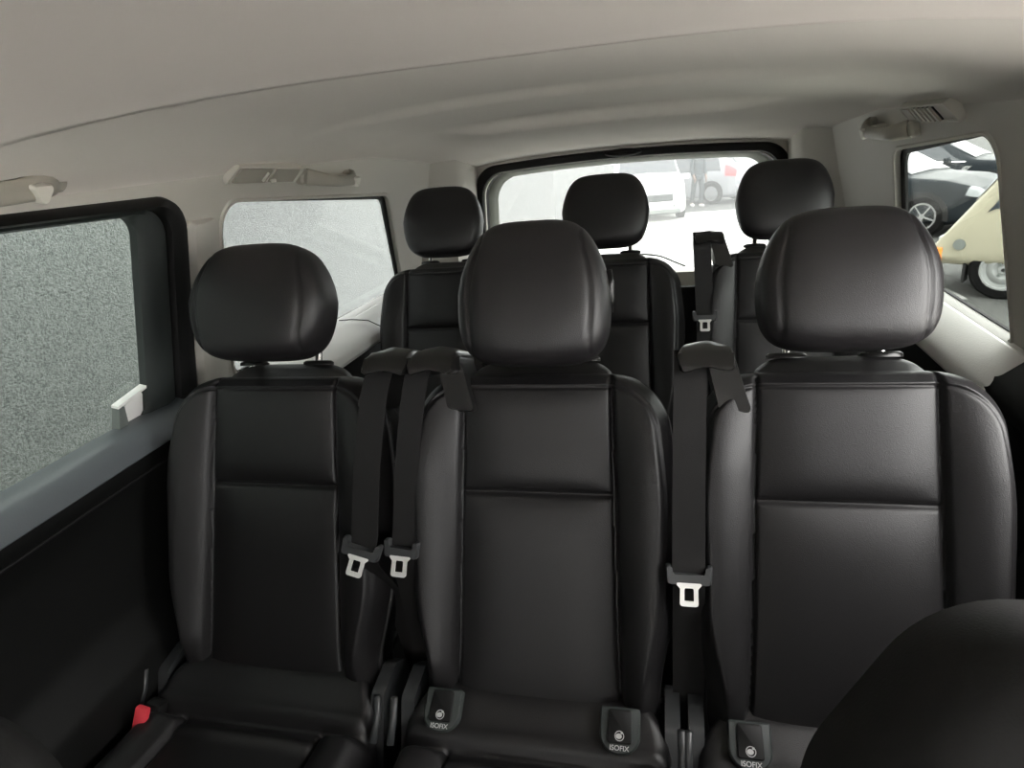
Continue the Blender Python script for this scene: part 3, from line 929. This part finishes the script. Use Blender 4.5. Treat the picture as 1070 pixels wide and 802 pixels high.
def console(label, sg, y0, y1, z0, z1, louvre):
    t = thing('roof_console', label, 'roof console', (0, 0, 0), (0, 0, 0), 'roof consoles over the rear side windows')
    n = Vector((-.80, 0, -.60)); n.x *= sg
    e = Vector((-.60 * sg, 0, .80))
    o = Vector((sg * .681, 0, 0))
    def f(u, v, d): return Vector((o.x, lerp(y0, y1, u), lerp(z0, z1, u))) + e * v + n * (d - .009)
    bm = bmesh.new()
    Hh = .040
    L = rounded([(0.0, 0.0), (.94, 0.0), (1.0, Hh * 1.0), (.10, Hh * 1.1)], .006, 4)
    def rim(k): return [(.5 + (u - .5) * k, Hh / 2 + (v - Hh / 2) * (1 - (1 - k) * 4)) for u, v in L]
    loft(bm, [[f(u, v, -.03) for u, v in L], [f(u, v, .002) for u, v in L], [f(u, v, .006) for u, v in rim(.985)], [f(u, v, .006) for u, v in rim(.955)], [f(u, v, .003) for u, v in rim(.945)]], True, True, True)
    put('console_frame', bm_mesh('console_frame', bm, M['trim'], angle=40), t)
    if louvre:
        bm = bmesh.new(); prism(bm, [(.28, .006), (.66, .006), (.70, .036), (.32, .036)], .003, .0055, f)
        v = put('vent_recess', bm_mesh('vent_recess', bm, M['rubber']), t)
        for k in range(5):
            u = .30 + k * .085
            bm = bmesh.new(); prism(bm, [(u, .005), (u + .035, .005), (u + .075, .037), (u + .04, .037)], .004, .010, f)
            put('vent_slat', bm_mesh('vent_slat', bm, M['trim_dark']), v)
        bm = bmesh.new(); prism(bm, rounded([(.76, .008), (.90, .008), (.93, .034), (.79, .034)], .004, 3), .003, .007, f)
        put('lamp_lens', bm_mesh('lamp_lens', bm, M['trim_dark'], angle=40), t)
    else:
        bm = bmesh.new(); prism(bm, rounded([(.08, .005), (.48, .005), (.53, .037), (.13, .037)], .004, 3), .003, .0075, f)
        put('lamp_lens', bm_mesh('lamp_lens', bm, M['trim_dark'], angle=40), t)
        bm = bmesh.new(); prism(bm, rounded([(.53, .005), (.88, .005), (.93, .037), (.58, .037)], .004, 3), .003, .0065, f)
        v = put('vent_panel', bm_mesh('vent_panel', bm, M['trim_dark'], angle=40), t)
        bm = bmesh.new(); box(bm, f(.57, .011, .010), (.008, .012, .008), bev=.002)
        put('switch', bm_mesh('switch', bm, M['trim_light'], angle=40), t)
        bm = bmesh.new(); tube(bm, [f(.43, .010, .009), f(.47, .030, .009)], .003, 8)
        put('slider', bm_mesh('slider', bm, M['trim_light'], True), t)
    return t
console('flat beige reading lamp console over the left rear side window', -1, 1.185, 1.47, 1.322, 1.302, False)
console('beige louvred air vent console over the right rear side window', 1, 1.39, 1.68, 1.310, 1.308, True)

# pale latch in the lower corner of the left door glass
f = side(-1)
wl = thing('window_latch', 'pale latch plate in the lower rear corner of the left door window', 'window latch', (0, 0, 0))
bm = bmesh.new(); L = rounded([(.884, .940), (.925, .945), (.930, .990), (.884, .978)], .006, 4)
prism(bm, L, .006, .014, f); put('latch_plate', bm_mesh('latch_plate', bm, M['white']), wl)
bm = bmesh.new(); prism(bm, [(.858, .938), (.882, .938), (.876, .982), (.864, .982)], -.002, .014, f)
put('latch_post', bm_mesh('latch_post', bm, M['bumper']), wl)
bm = bmesh.new(); prism(bm, [(.862, .983), (.932, .995), (.932, 1.0), (.862, .988)], -.002, .012, f)
put('latch_rail', bm_mesh('latch_rail', bm, M['white']), wl)

# ------------------------------------------------------------------ outside
GS = -.036                                  # the car park falls gently away behind the van
def gz(y): return -.5 + GS * y
def ground_quad(x0, x1, y0, y1, dz, th=.05):
    bm = bmesh.new(); vs = []
    for d in (0, -th):
        vs += [bm.verts.new((x, y, gz(y) + dz + d)) for x, y in ((x0, y0), (x1, y0), (x1, y1), (x0, y1))]
    for q in ((0, 1, 2, 3), (7, 6, 5, 4), (0, 4, 5, 1), (1, 5, 6, 2), (2, 6, 7, 3), (3, 7, 4, 0)): bm.faces.new([vs[i] for i in q])
    return bm
struct(put('ground', bm_mesh('ground', ground_quad(-40, 60, -30, 90, 0), M['asphalt'])))
struct(put('paving', bm_mesh('paving', ground_quad(-30, 2.6, 4.2, 19.2, .02, .03), M['paving'])))
struct(put('bounce_forecourt', bm_mesh('bounce_forecourt', ground_quad(-30, 30, -25, 4.2, .02, .03), M['paving'])))  # out of view; pale paving added to bounce daylight up to the ceiling
mk = put('road_marking', bm_mesh('road_marking', ground_quad(2.75, 3.35, 7.8, 8.9, .012, .011), M['paint']))
tag(mk, 'white painted patch on the asphalt beside the cream car', 'road marking')
bm = bmesh.new(); lathe(bm, [(0, .03), (.38, .03), (.42, .028), (.42, 0), (0, 0)], Matrix.Translation((1.78, 18.0, gz(18.0) + .002)) @ Matrix.Rotation(math.atan(GS), 4, 'X'), 40)
tag(put('manhole_cover', bm_mesh('manhole_cover', bm, M['iron'], angle=40)), 'round grey cover in the pale paving before the silver car', 'manhole cover')

# plastered building alongside
bm = bmesh.new(); box(bm, (-2.05, -2.4, 3.2), (.4, 29.4, 9.0))
ws = put('building_wall', bm_mesh('building_wall', bm, M['stucco']))
tag(ws, 'grey rough plastered wall standing close outside the left windows', 'wall')

# ---- cars
def catmull(P, t):
    n = len(P) - 1; i = min(int(t), n - 1); u = t - i
    p0, p1, p2, p3 = P[max(i - 1, 0)], P[i], P[i + 1], P[min(i + 2, n)]
    return tuple(.5 * ((2 * b) + (c - a) * u + (2 * a - 5 * b + 4 * c - d) * u * u + (-a + 3 * b - 3 * c + d) * u ** 3) for a, b, c, d in zip(p0, p1, p2, p3))

class Car:
    """ST: stations (y, bottom, belt, roof, half width, glass half width); front is +y"""
    def __init__(s, name, label, cat, group, loc, rz, ST, paint):
        s.ST = ST; s.paint = paint
        s.t = thing(name, label, cat, loc, (math.atan(GS) * math.cos(0), 0, rz), group)
        R = Matrix.Rotation(math.atan(GS), 4, 'X') @ Matrix.Rotation(rz, 4, 'Z')
        s.t.rotation_euler = R.to_euler()
    def par(s, y): return [interp([(a[0], a[k]) for a in s.ST], y) for k in range(1, 6)]
    def P(s, y, t, sg=1):
        zb, zt, zr, hw, gw = s.par(y)
        pts = [(hw * .86, zb), (hw * .985, zb + .07), (hw, lerp(zb, zt, .5)), (hw * .965, zt), (gw, lerp(zt, zr, .84)), (gw * .72, zr), (0, zr + .02)]
        x, z = catmull(pts, t)
        return Vector((sg * x, y, z))
    def surf(s, y, t, sg, off):
        p = s.P(y, t, sg)
        a = s.P(y + .01, t, sg) - s.P(y - .01, t, sg); b = s.P(y, min(t + .03, 6), sg) - s.P(y, max(t - .03, 0), sg)
        n = a.cross(b) * sg
        return p + (n.normalized() if n.length > 1e-9 else Vector((0, 0, 1))) * off * 1
    def body(s):
        y0, y1 = s.ST[0][0], s.ST[-1][0]
        ys = sorted(set([y0 + (y1 - y0) * i / 70 for i in range(71)] + [a[0] for a in s.ST]))
        bm = bmesh.new(); loops = []
        ts = [6 * k / 36 for k in range(37)]
        for y in ys: loops.append([s.P(y, t, 1) for t in ts] + [s.P(y, t, -1) for t in ts[::-1][1:]])
        loft(bm, loops, True, True, True)
        bmesh.ops.remove_doubles(bm, verts=bm.verts[:], dist=1e-4)
        s.b = put('body', bm_mesh('body', bm, s.paint, angle=45), s.t)
    def patch(s, name, m, yf0, yf1, t0, t1, sgs=(1,), off=.012, parent=None, n=14):
        """surface patch; yf0/yf1 give the y limits for a parameter 0..1 between t0 and t1"""
        for sg in sgs:
            bm = bmesh.new(); L = []
            for j in range(n + 1):
                k = j / n; t = lerp(t0, t1, k)
                L.append([s.surf(lerp(yf0(k), yf1(k), i / n), t, sg, off) for i in range(n + 1)])
            loft(bm, L, False)
            put(name, bm_mesh(name, bm, m, True), parent or s.t)
    def band(s, name, m, yf0, yf1, t0, off=.012, n=16):
        """patch across the top from t0 on one side to t0 on the other (windscreens)"""
        bm = bmesh.new(); L = []
        seq = [(lerp(t0, 6, i / n), 1) for i in range(n + 1)] + [(lerp(6, t0, i / n), -1) for i in range(1, n + 1)]
        for t, sg in seq:
            k = (t - t0) / (6 - t0)
            L.append([s.surf(lerp(yf0(k), yf1(k), i / n), t, sg, off) for i in range(n + 1)])
        loft(bm, L, False); put(name, bm_mesh(name, bm, m, True), s.t)
    def wheels(s, ys, r, style='alloy', w=.20, inset=.0, caliper=False, arch=True):
        for y in ys:
            for sg in (1, -1):
                hw = s.par(y)[3] - inset
                o = bpy.data.objects.new('wheel', None); o.location = (sg * (hw - w / 2 + .012), y, r); link(o, s.t)
                mt = Matrix.Rotation(sg * pi / 2, 4, 'Y')
                bm = bmesh.new()
                lathe(bm, [(r * .62, -w / 2), (r * .9, -w / 2), (r, -w * .36), (r, w * .36), (r * .93, w / 2), (r * .68, w / 2), (r * .64, w * .4), (r * .62, -w / 2)], mt, 40)
                put('tyre', bm_mesh('tyre', bm, M['tyre'], angle=40), o)
                bm = bmesh.new()
                if style == 'alloy':
                    lathe(bm, [(r * .66, w * .40), (r * .62, w * .46), (r * .56, w * .44), (r * .56, w * .2), (r * .16, w * .2), (0, w * .2)], mt, 40)
                    put('rim_barrel', bm_mesh('rim_barrel', bm, M['arch'] if caliper else M['bumper'], angle=40), o)
                    bm = bmesh.new()
                    lathe(bm, [(r * .67, w * .40), (r * .655, w * .47), (r * .58, w * .47), (r * .56, w * .40)], mt, 40)
                    lathe(bm, [(0, w * .47), (r * .12, w * .47), (r * .15, w * .40), (r * .15, w * .25)], mt, 24)
                    for k in range(9 if not caliper else 5):
                        a = 2 * pi * k / (9 if not caliper else 5)
                        q = mt @ Matrix.Rotation(a, 4, 'Z')
                        b2 = bmesh.new(); box(b2, (r * .35, 0, w * .40), (r * .46, r * (.075 if not caliper else .085), w * .12), bev=.004)
                        merge(bm, b2, q)
                    put('rim', bm_mesh('rim', bm, M['alloy'], angle=40), o)
                    if caliper:
                        bm = bmesh.new(); box(bm, (sg * w * .25, -.12, .05), (.04, .07, .16), bev=.01)
                        put('brake_caliper', bm_mesh('brake_caliper', bm, M['tail'], angle=40), o)
                else:
                    lathe(bm, [(r * .68, w * .44), (r * .69, w * .50), (r * .63, w * .50), (r * .60, w * .38), (r * .50, w * .30), (r * .46, w * .34), (r * .38, w * .46), (r * .30, w * .46), (r * .26, w * .38), (r * .15, w * .36), (r * .14, w * .44), (0, w * .45)], mt, 48)
                    rm = put('rim', bm_mesh('rim', bm, M['steelwheel'], angle=40), o)
                    for k in range(3):
                        bm = bmesh.new(); a = 2 * pi * k / 3 + .5
                        lathe(bm, [(0, w * .50), (r * .045, w * .50), (r * .05, w * .36)], mt @ Matrix.Translation((r * .21 * math.cos(a), r * .21 * math.sin(a), 0)), 12)
                        put('wheel_nut', bm_mesh('wheel_nut', bm, M['bumper'], angle=40), rm)
                    bm = bmesh.new()
                    lathe(bm, [(0, w * .47), (r * .06, w * .47), (r * .07, w * .40)], mt, 16)
                    put('hub_cap', bm_mesh('hub_cap', bm, M['arch'], angle=40), rm)
                if arch:
                    bm = bmesh.new()
                    n = 24; ring = []
                    for rr in (r * .9, r * 1.16):
                        ring.append([(sg * (hw + .006), y + rr * math.cos(pi * k / n * 1.12 - .19), r + rr * math.sin(pi * k / n * 1.12 - .19)) for k in range(n + 1)])
                    ring2 = [[(p[0] - sg * .05, p[1], p[2]) for p in q] for q in ring]
                    loft(bm, [ring2[0], ring[0], ring[1], ring2[1]], False)
                    put('wheel_arch', bm_mesh('wheel_arch', bm, M['arch'], angle=40), s.t)
    def blk(s, name, m, c, sz, bev=.02, rot=None, parent=None):
        bm = bmesh.new(); box(bm, c, sz, rot, min(bev, min(sz) * .3), 3)
        return put(name, bm_mesh(name, bm, m, angle=40), parent or s.t)

HATCH = [(-2.0, .30, .80, .86, .70, .62), (-1.95, .22, .88, 1.10, .80, .66), (-1.75, .20, .92, 1.34, .86, .66), (-1.3, .18, .93, 1.48, .88, .66), (-.3, .18, .92, 1.53, .88, .66), (.25, .18, .91, 1.49, .88, .66),
         (1.0, .18, .93, 1.02, .88, .74), (1.35, .18, .90, .95, .87, .74), (1.85, .20, .76, .82, .82, .70), (2.02, .26, .60, .66, .70, .60)]
MPV = [(-2.1, .30, .95, 1.5, .80, .70), (-2.0, .22, 1.0, 1.66, .86, .72), (-1.0, .20, 1.0, 1.76, .90, .72), (.55, .20, 1.0, 1.72, .90, .72), (1.32, .20, 1.0, 1.10, .90, .78), (1.75, .20, .90, .97, .89, .76), (2.02, .22, .74, .80, .86, .74), (2.12, .26, .62, .66, .76, .66)]
SEDAN = [(-2.35, .35, .85, .92, .72, .64), (-2.25, .25, .92, 1.0, .84, .70), (-1.6, .22, .95, 1.10, .90, .70), (-.95, .20, .95, 1.38, .91, .66), (0, .20, .94, 1.45, .91, .66), (.5, .20, .93, 1.38, .91, .66), (1.15, .20, .93, 1.0, .91, .76), (1.7, .20, .88, .94, .90, .76), (2.2, .22, .76, .80, .84, .70), (2.36, .28, .62, .66, .70, .60)]

# white people carrier facing the van
c = Car('people_carrier', 'white people carrier facing the van, seen through the rear window', 'car', None, (-.42, 19.35, gz(19.35)), pi + .10, MPV, M['carwhite'])
c.body(); c.wheels((1.30, -1.25), .32)
c.band('windscreen', M['cglass'], lambda k: .60, lambda k: 1.24 - .02 * k, 4.15)
c.patch('side_window', M['cglass'], lambda k: -1.8 + .1 * k, lambda k: .95 - .55 * k, 3.12, 3.9, (1, -1))
c.blk('grille', M['dgrey'], (0, 2.085, .60), (1.08, .12, .17), .02, Matrix.Rotation(.25, 3, 'X'))
for sg in (-1, 1):
    c.blk('headlamp', M['lamp'], (sg * .62, 1.985, .70), (.30, .16, .17), .04, Matrix.Rotation(-sg * .35, 3, 'Z') @ Matrix.Rotation(.35, 3, 'X'))
    c.blk('fog_lamp', M['bumper'], (sg * .62, 2.075, .40), (.16, .08, .08), .02, Matrix.Rotation(-sg * .25, 3, 'Z'))
c.blk('lower_bumper', M['bumper'], (0, 2.02, .27), (1.46, .24, .10), .03)
c.blk('number_plate', M['plate'], (0, 2.135, .44), (.50, .02, .11), .004)
for sg in (-1, 1): c.blk('mirror', M['carwhite'], (sg * 1.0, .95, 1.03), (.18, .12, .14), .04)

# silver hatchback, tail to the right
c = Car('hatchback', 'silver hatchback with red tail lamp, parked beyond the rear window', 'car', None, (.92, 22.85, gz(22.85)), 1.02, HATCH, M['carsilver'])
c.body(); c.wheels((1.25, -1.22), .325)
c.patch('side_window', M['cglass'], lambda k: -1.5 + .15 * k, lambda k: .75 - .5 * k, 3.12, 3.9, (1, -1))
c.band('windscreen', M['cglass'], lambda k: .30, lambda k: .93, 4.15)
c.band('rear_window', M['cglass'], lambda k: -1.88, lambda k: -1.42, 4.2)
for sg in (-1, 1):
    c.patch('tail_lamp', M['tail'], lambda k: -1.955, lambda k: -1.66 + .06 * k, 2.75, 3.5, (sg,), .015)
c.blk('rear_bumper', M['carsilver'], (0, -1.95, .42), (1.56, .22, .26), .08)
c.blk('number_plate', M['plate'], (0, -2.02, .62), (.50, .04, .11), .004)

# grey estate behind the person
c = Car('parked_car', 'pale grey car parked behind the standing person, between white and silver cars', 'car', None, (.55, 27.5, gz(27.5)), pi, HATCH, M['cargrey'])
c.body(); c.wheels((1.25, -1.22), .32)
c.band('windscreen', M['cglass'], lambda k: .30, lambda k: .93, 4.15)
c.patch('side_window', M['cglass'], lambda k: -1.5 + .15 * k, lambda k: .75 - .5 * k, 3.12, 3.9, (1, -1))
for sg in (-1, 1): c.blk('headlamp', M['lamp'], (sg * .58, 1.93, .70), (.28, .14, .13), .04, Matrix.Rotation(-sg * .4, 3, 'Z'))
c.blk('grille', M['arch'], (0, 2.0, .52), (.7, .06, .12), .02)

# black saloon, nose to the right, seen through the right rear side window
def side_car(name, label, loc, rz, paint, caliper):
    c = Car(name, label, 'car', None, loc, rz, SEDAN, paint)
    c.body(); c.wheels((1.42, -1.38), .345, caliper=caliper)
    c.band('windscreen', M['cglass'], lambda k: .56, lambda k: 1.10, 4.15)
    c.band('rear_window', M['cglass'], lambda k: -1.62, lambda k: -1.0, 4.2)
    for sg in (-1, 1):
        c.patch('side_window', M['cglass'], lambda k: -1.30 + .35 * k, lambda k: .90 - .55 * k, 3.12, 3.9, (sg,))
        c.patch('window_trim', M['chrome'], lambda k: -1.34, lambda k: .96, 3.02, 3.10, (sg,), .016)
        c.patch('window_trim', M['chrome'], lambda k: -1.02, lambda k: .42, 3.92, 3.99, (sg,), .016)
        c.patch('headlamp', M['lamp'], lambda k: 2.02 + .05 * k, lambda k: 2.28 - .02 * k, 2.55, 3.3, (sg,), .012)
        c.patch('side_vent', M['chrome'], lambda k: .86 + .1 * k, lambda k: 1.0 + .1 * k, 2.5, 2.75, (sg,), .012)
        c.blk('mirror', paint, (sg * 1.0, .62, 1.0), (.20, .10, .13), .04)
    c.blk('grille', M['arch'], (0, 2.33, .52), (.8, .08, .22), .03)
    return c
side_car('saloon_car', 'black saloon with red brake caliper behind the cream car', (3.92, 14.1, gz(14.1)), -2.30, M['carblack'], True)
side_car('saloon_car', 'dark saloon farthest off, chrome window frame above the black bonnet', (6.3, 18.2, gz(18.2)), -2.15, M['carblack'], False)

# cream classic car, nose to the left
CREAM = [(-1.9, .45, .80, 1.2, .70, .58), (-1.8, .36, .84, 1.45, .76, .60), (-.9, .34, .88, 1.56, .78, .60), (.3, .34, .90, 1.58, .78, .60), (.95, .34, .90, 1.48, .78, .62), (1.10, .34, .90, 1.36, .78, .63), (1.36, .34, .80, .98, .775, .66), (1.60, .35, .56, .64, .76, .68), (1.70, .38, .46, .50, .72, .64)]
c = Car('classic_car', 'cream classic car with slanted nose and steel wheel outside right window', 'car', None, (4.86, 7.88, gz(7.88)), 1.02, CREAM, M['carcream'])
c.body(); c.wheels((.98, -1.25), .315, 'steel', .15, .03, arch=False)
c.band('windscreen', M['cglass'], lambda k: 1.06, lambda k: 1.34, 4.3)
c.patch('side_window', M['cglass'], lambda k: .30 + .1 * k, lambda k: 1.20 - .30 * k, 3.15, 3.85, (1, -1))
c.patch('rear_side_window', M['cglass'], lambda k: -1.5 + .1 * k, lambda k: .20 - .02 * k, 3.15, 3.85, (1, -1))
for sg in (-1, 1):
    c.blk('indicator_lamp', M['amber'], (sg * .735, 1.60, .46), (.07, .09, .15), .012)
    c.blk('headlamp', M['lamp'], (sg * .50, 1.60, .56), (.2, .08, .16), .05)
    bm = bmesh.new(); lathe(bm, [(0, .012), (.055, .012), (.06, 0)], Matrix.Translation((sg * .782, .98 + .42, .575)) @ Matrix.Rotation(sg * pi / 2, 4, 'Y'), 24)
    put('round_badge', bm_mesh('round_badge', bm, M['bumper'], angle=40), c.t)
    c.blk('mud_flap', M['arch'], (sg * .62, 1.34, .26), (.20, .03, .22), .008)
c.blk('bumper', M['bumper'], (0, 1.72, .32), (1.50, .16, .13), .03)
c.blk('number_plate', M['plate'], (0, 1.74, .18), (.46, .03, .10), .004)

# ------------------------------------------------------------------ person walking in the car park
def person(x, y, rz):
    t = thing('person', 'person in dark clothes and pale shoes standing between the parked cars', 'person', (x, y, gz(y)), (0, 0, rz))
    def skin(name, vs, es, rad, m, sub=2):
        me = bpy.data.meshes.new(name); me.from_pydata(vs, es, []); me.update(); me.materials.append(m)
        o = bpy.data.objects.new(name, me); link(o, t)
        sk = o.modifiers.new('skin', 'SKIN'); sk.use_smooth_shade = True
        for i, d in enumerate(me.skin_vertices[0].data):
            d.radius = rad[i] if isinstance(rad[i], tuple) else (rad[i], rad[i]); d.use_root = (i == 0)
        ss = o.modifiers.new('sub', 'SUBSURF'); ss.levels = sub; ss.render_levels = sub
        return o
    V = [(0, 0, .93), (0, 0, 1.10), (0, .01, 1.30), (0, .01, 1.42), (0, 0, 1.50), (0, -.01, 1.56), (0, -.015, 1.64), (0, -.01, 1.71),
         (.09, 0, .88), (.10, -.06, .50), (.10, .02, .09), (.105, -.14, .04),
         (-.09, 0, .88), (-.10, .08, .50), (-.09, .22, .12), (-.09, .10, .04),
         (.18, .01, 1.41), (.23, .04, 1.14), (.22, -.06, .92), (.215, -.10, .83),
         (-.18, .01, 1.41), (-.23, -.02, 1.14), (-.23, -.14, .94), (-.225, -.19, .86)]
    Ed = [(0, 1), (1, 2), (2, 3), (3, 4), (4, 5), (5, 6), (6, 7), (0, 8), (8, 9), (9, 10), (10, 11), (0, 12), (12, 13), (13, 14), (14, 15), (3, 16), (16, 17), (17, 18), (18, 19), (3, 20), (20, 21), (21, 22), (22, 23)]
    Rd = [(.13, .10), (.13, .095), (.15, .10), (.11, .08), .055, .07, .085, .06, .085, .058, .042, .04, .085, .058, .042, .04, .06, .045, .036, .035, .06, .045, .036, .035]
    for wrist, sx in ((19, 1), (23, -1)):              # five fingers on each hand
        w0 = Vector(V[wrist])
        for k, (oy, ln) in enumerate(((-.030, .070), (-.010, .082), (.010, .078), (.028, .060))):
            a = len(V); V.append(tuple(w0 + Vector((0, oy, -.050)))); V.append(tuple(w0 + Vector((-sx * .012, oy * 1.1, -.050 - ln))))
            Ed += [(wrist, a), (a, a + 1)]; Rd += [.011, .008]
        a = len(V); V.append(tuple(w0 + Vector((-sx * .01, -.045, -.020)))); V.append(tuple(w0 + Vector((-sx * .02, -.058, -.065))))
        Ed += [(wrist, a), (a, a + 1)]; Rd += [.012, .009]
    for p_, r_ in (((0, -.115, 1.635), .014), ((.082, -.01, 1.64), .016), ((-.082, -.01, 1.64), .016)):   # nose and ears
        Ed.append((6, len(V))); V.append(p_); Rd.append(r_)
    b = skin('body', V, Ed, Rd, M['skin'])
    # clothes follow the body
    idx = list(range(0, 4)) + [16, 17, 18, 20, 21, 22]
    mp = {v: i for i, v in enumerate(idx)}
    vs = [V[i] if i != 0 else (0, 0, .80) for i in idx]
    es = [(mp[a], mp[c_]) for a, c_ in Ed if a in mp and c_ in mp]
    rd = [(.175, .135), (.165, .125), (.175, .125), (.12, .095), .075, .062, .052, .075, .062, .052]
    skin('jacket', vs, es, rd, M['cloth_dark'])
    idx = [0, 8, 9, 10, 12, 13, 14]; mp = {v: i for i, v in enumerate(idx)}
    es = [(mp[a], mp[c_]) for a, c_ in Ed if a in mp and c_ in mp]
    skin('trousers', [V[i] for i in idx], es, [(.14, .11), .10, .075, .062, .10, .075, .062], M['cloth_dark'])
    for k, (a, q) in enumerate((((.10, .05, .06), (.105, -.17, .045)), ((-.09, .25, .09), (-.09, .06, .045)))):
        skin('shoe', [a, tuple((Vector(a) + Vector(q)) / 2), q], [(0, 1), (1, 2)], [.055, .052, .042], M['shoe'])
    skin('hair', [(0, .02, 1.66), (0, .0, 1.74)], [(0, 1)], [.085, .075], M['hair'])
    return t
person(1.08, 20.9, .5)

# ------------------------------------------------------------------ light and camera
W = bpy.data.worlds.new('overcast'); bpy.context.scene.world = W; W.use_nodes = True
n = W.node_tree; n.nodes.clear()
out = n.nodes.new('ShaderNodeOutputWorld'); bg = n.nodes.new('ShaderNodeBackground')
tc = n.nodes.new('ShaderNodeTexCoord'); sp = n.nodes.new('ShaderNodeSeparateXYZ')
rp = n.nodes.new('ShaderNodeValToRGB')
rp.color_ramp.elements[0].position = 0.0; rp.color_ramp.elements[0].color = (.86, .86, .85, 1)
rp.color_ramp.elements[1].position = .9; rp.color_ramp.elements[1].color = (1.03, 1.02, 1.0, 1)
n.links.new(tc.outputs['Generated'], sp.inputs[0]); n.links.new(sp.outputs['Z'], rp.inputs[0])
n.links.new(rp.outputs[0], bg.inputs[0]); bg.inputs[1].default_value = 1.0
n.links.new(bg.outputs[0], out.inputs[0])

cam = bpy.data.cameras.new('camera'); co = bpy.data.objects.new('camera', cam); C.objects.link(co)
RM = ((0.97236785, -0.00585349, -0.23338057), (0.21453913, -0.37177898, 0.90319065), (-0.09205281, -0.92830282, -0.36025013))
# columns: right, down, forward
mw = Matrix(((RM[0][0], -RM[0][1], -RM[0][2], .17), (RM[1][0], -RM[1][1], -RM[1][2], 0), (RM[2][0], -RM[2][1], -RM[2][2], 1.37), (0, 0, 0, 1)))
co.matrix_world = mw
cam.sensor_fit = 'HORIZONTAL'; cam.sensor_width = 36; cam.lens = 677.8 / 1070 * 36; cam.clip_start = .01
sc = bpy.context.scene; sc.camera = co
sc.view_settings.view_transform = 'Standard'; sc.view_settings.look = 'None'; sc.view_settings.gamma = 1
sc.view_settings.use_curve_mapping = False
sc.view_settings.exposure = 4.1
sc.cycles.max_bounces = 10; sc.cycles.diffuse_bounces = 6; sc.cycles.transparent_max_bounces = 12
sc.cycles.sample_clamp_indirect = 6
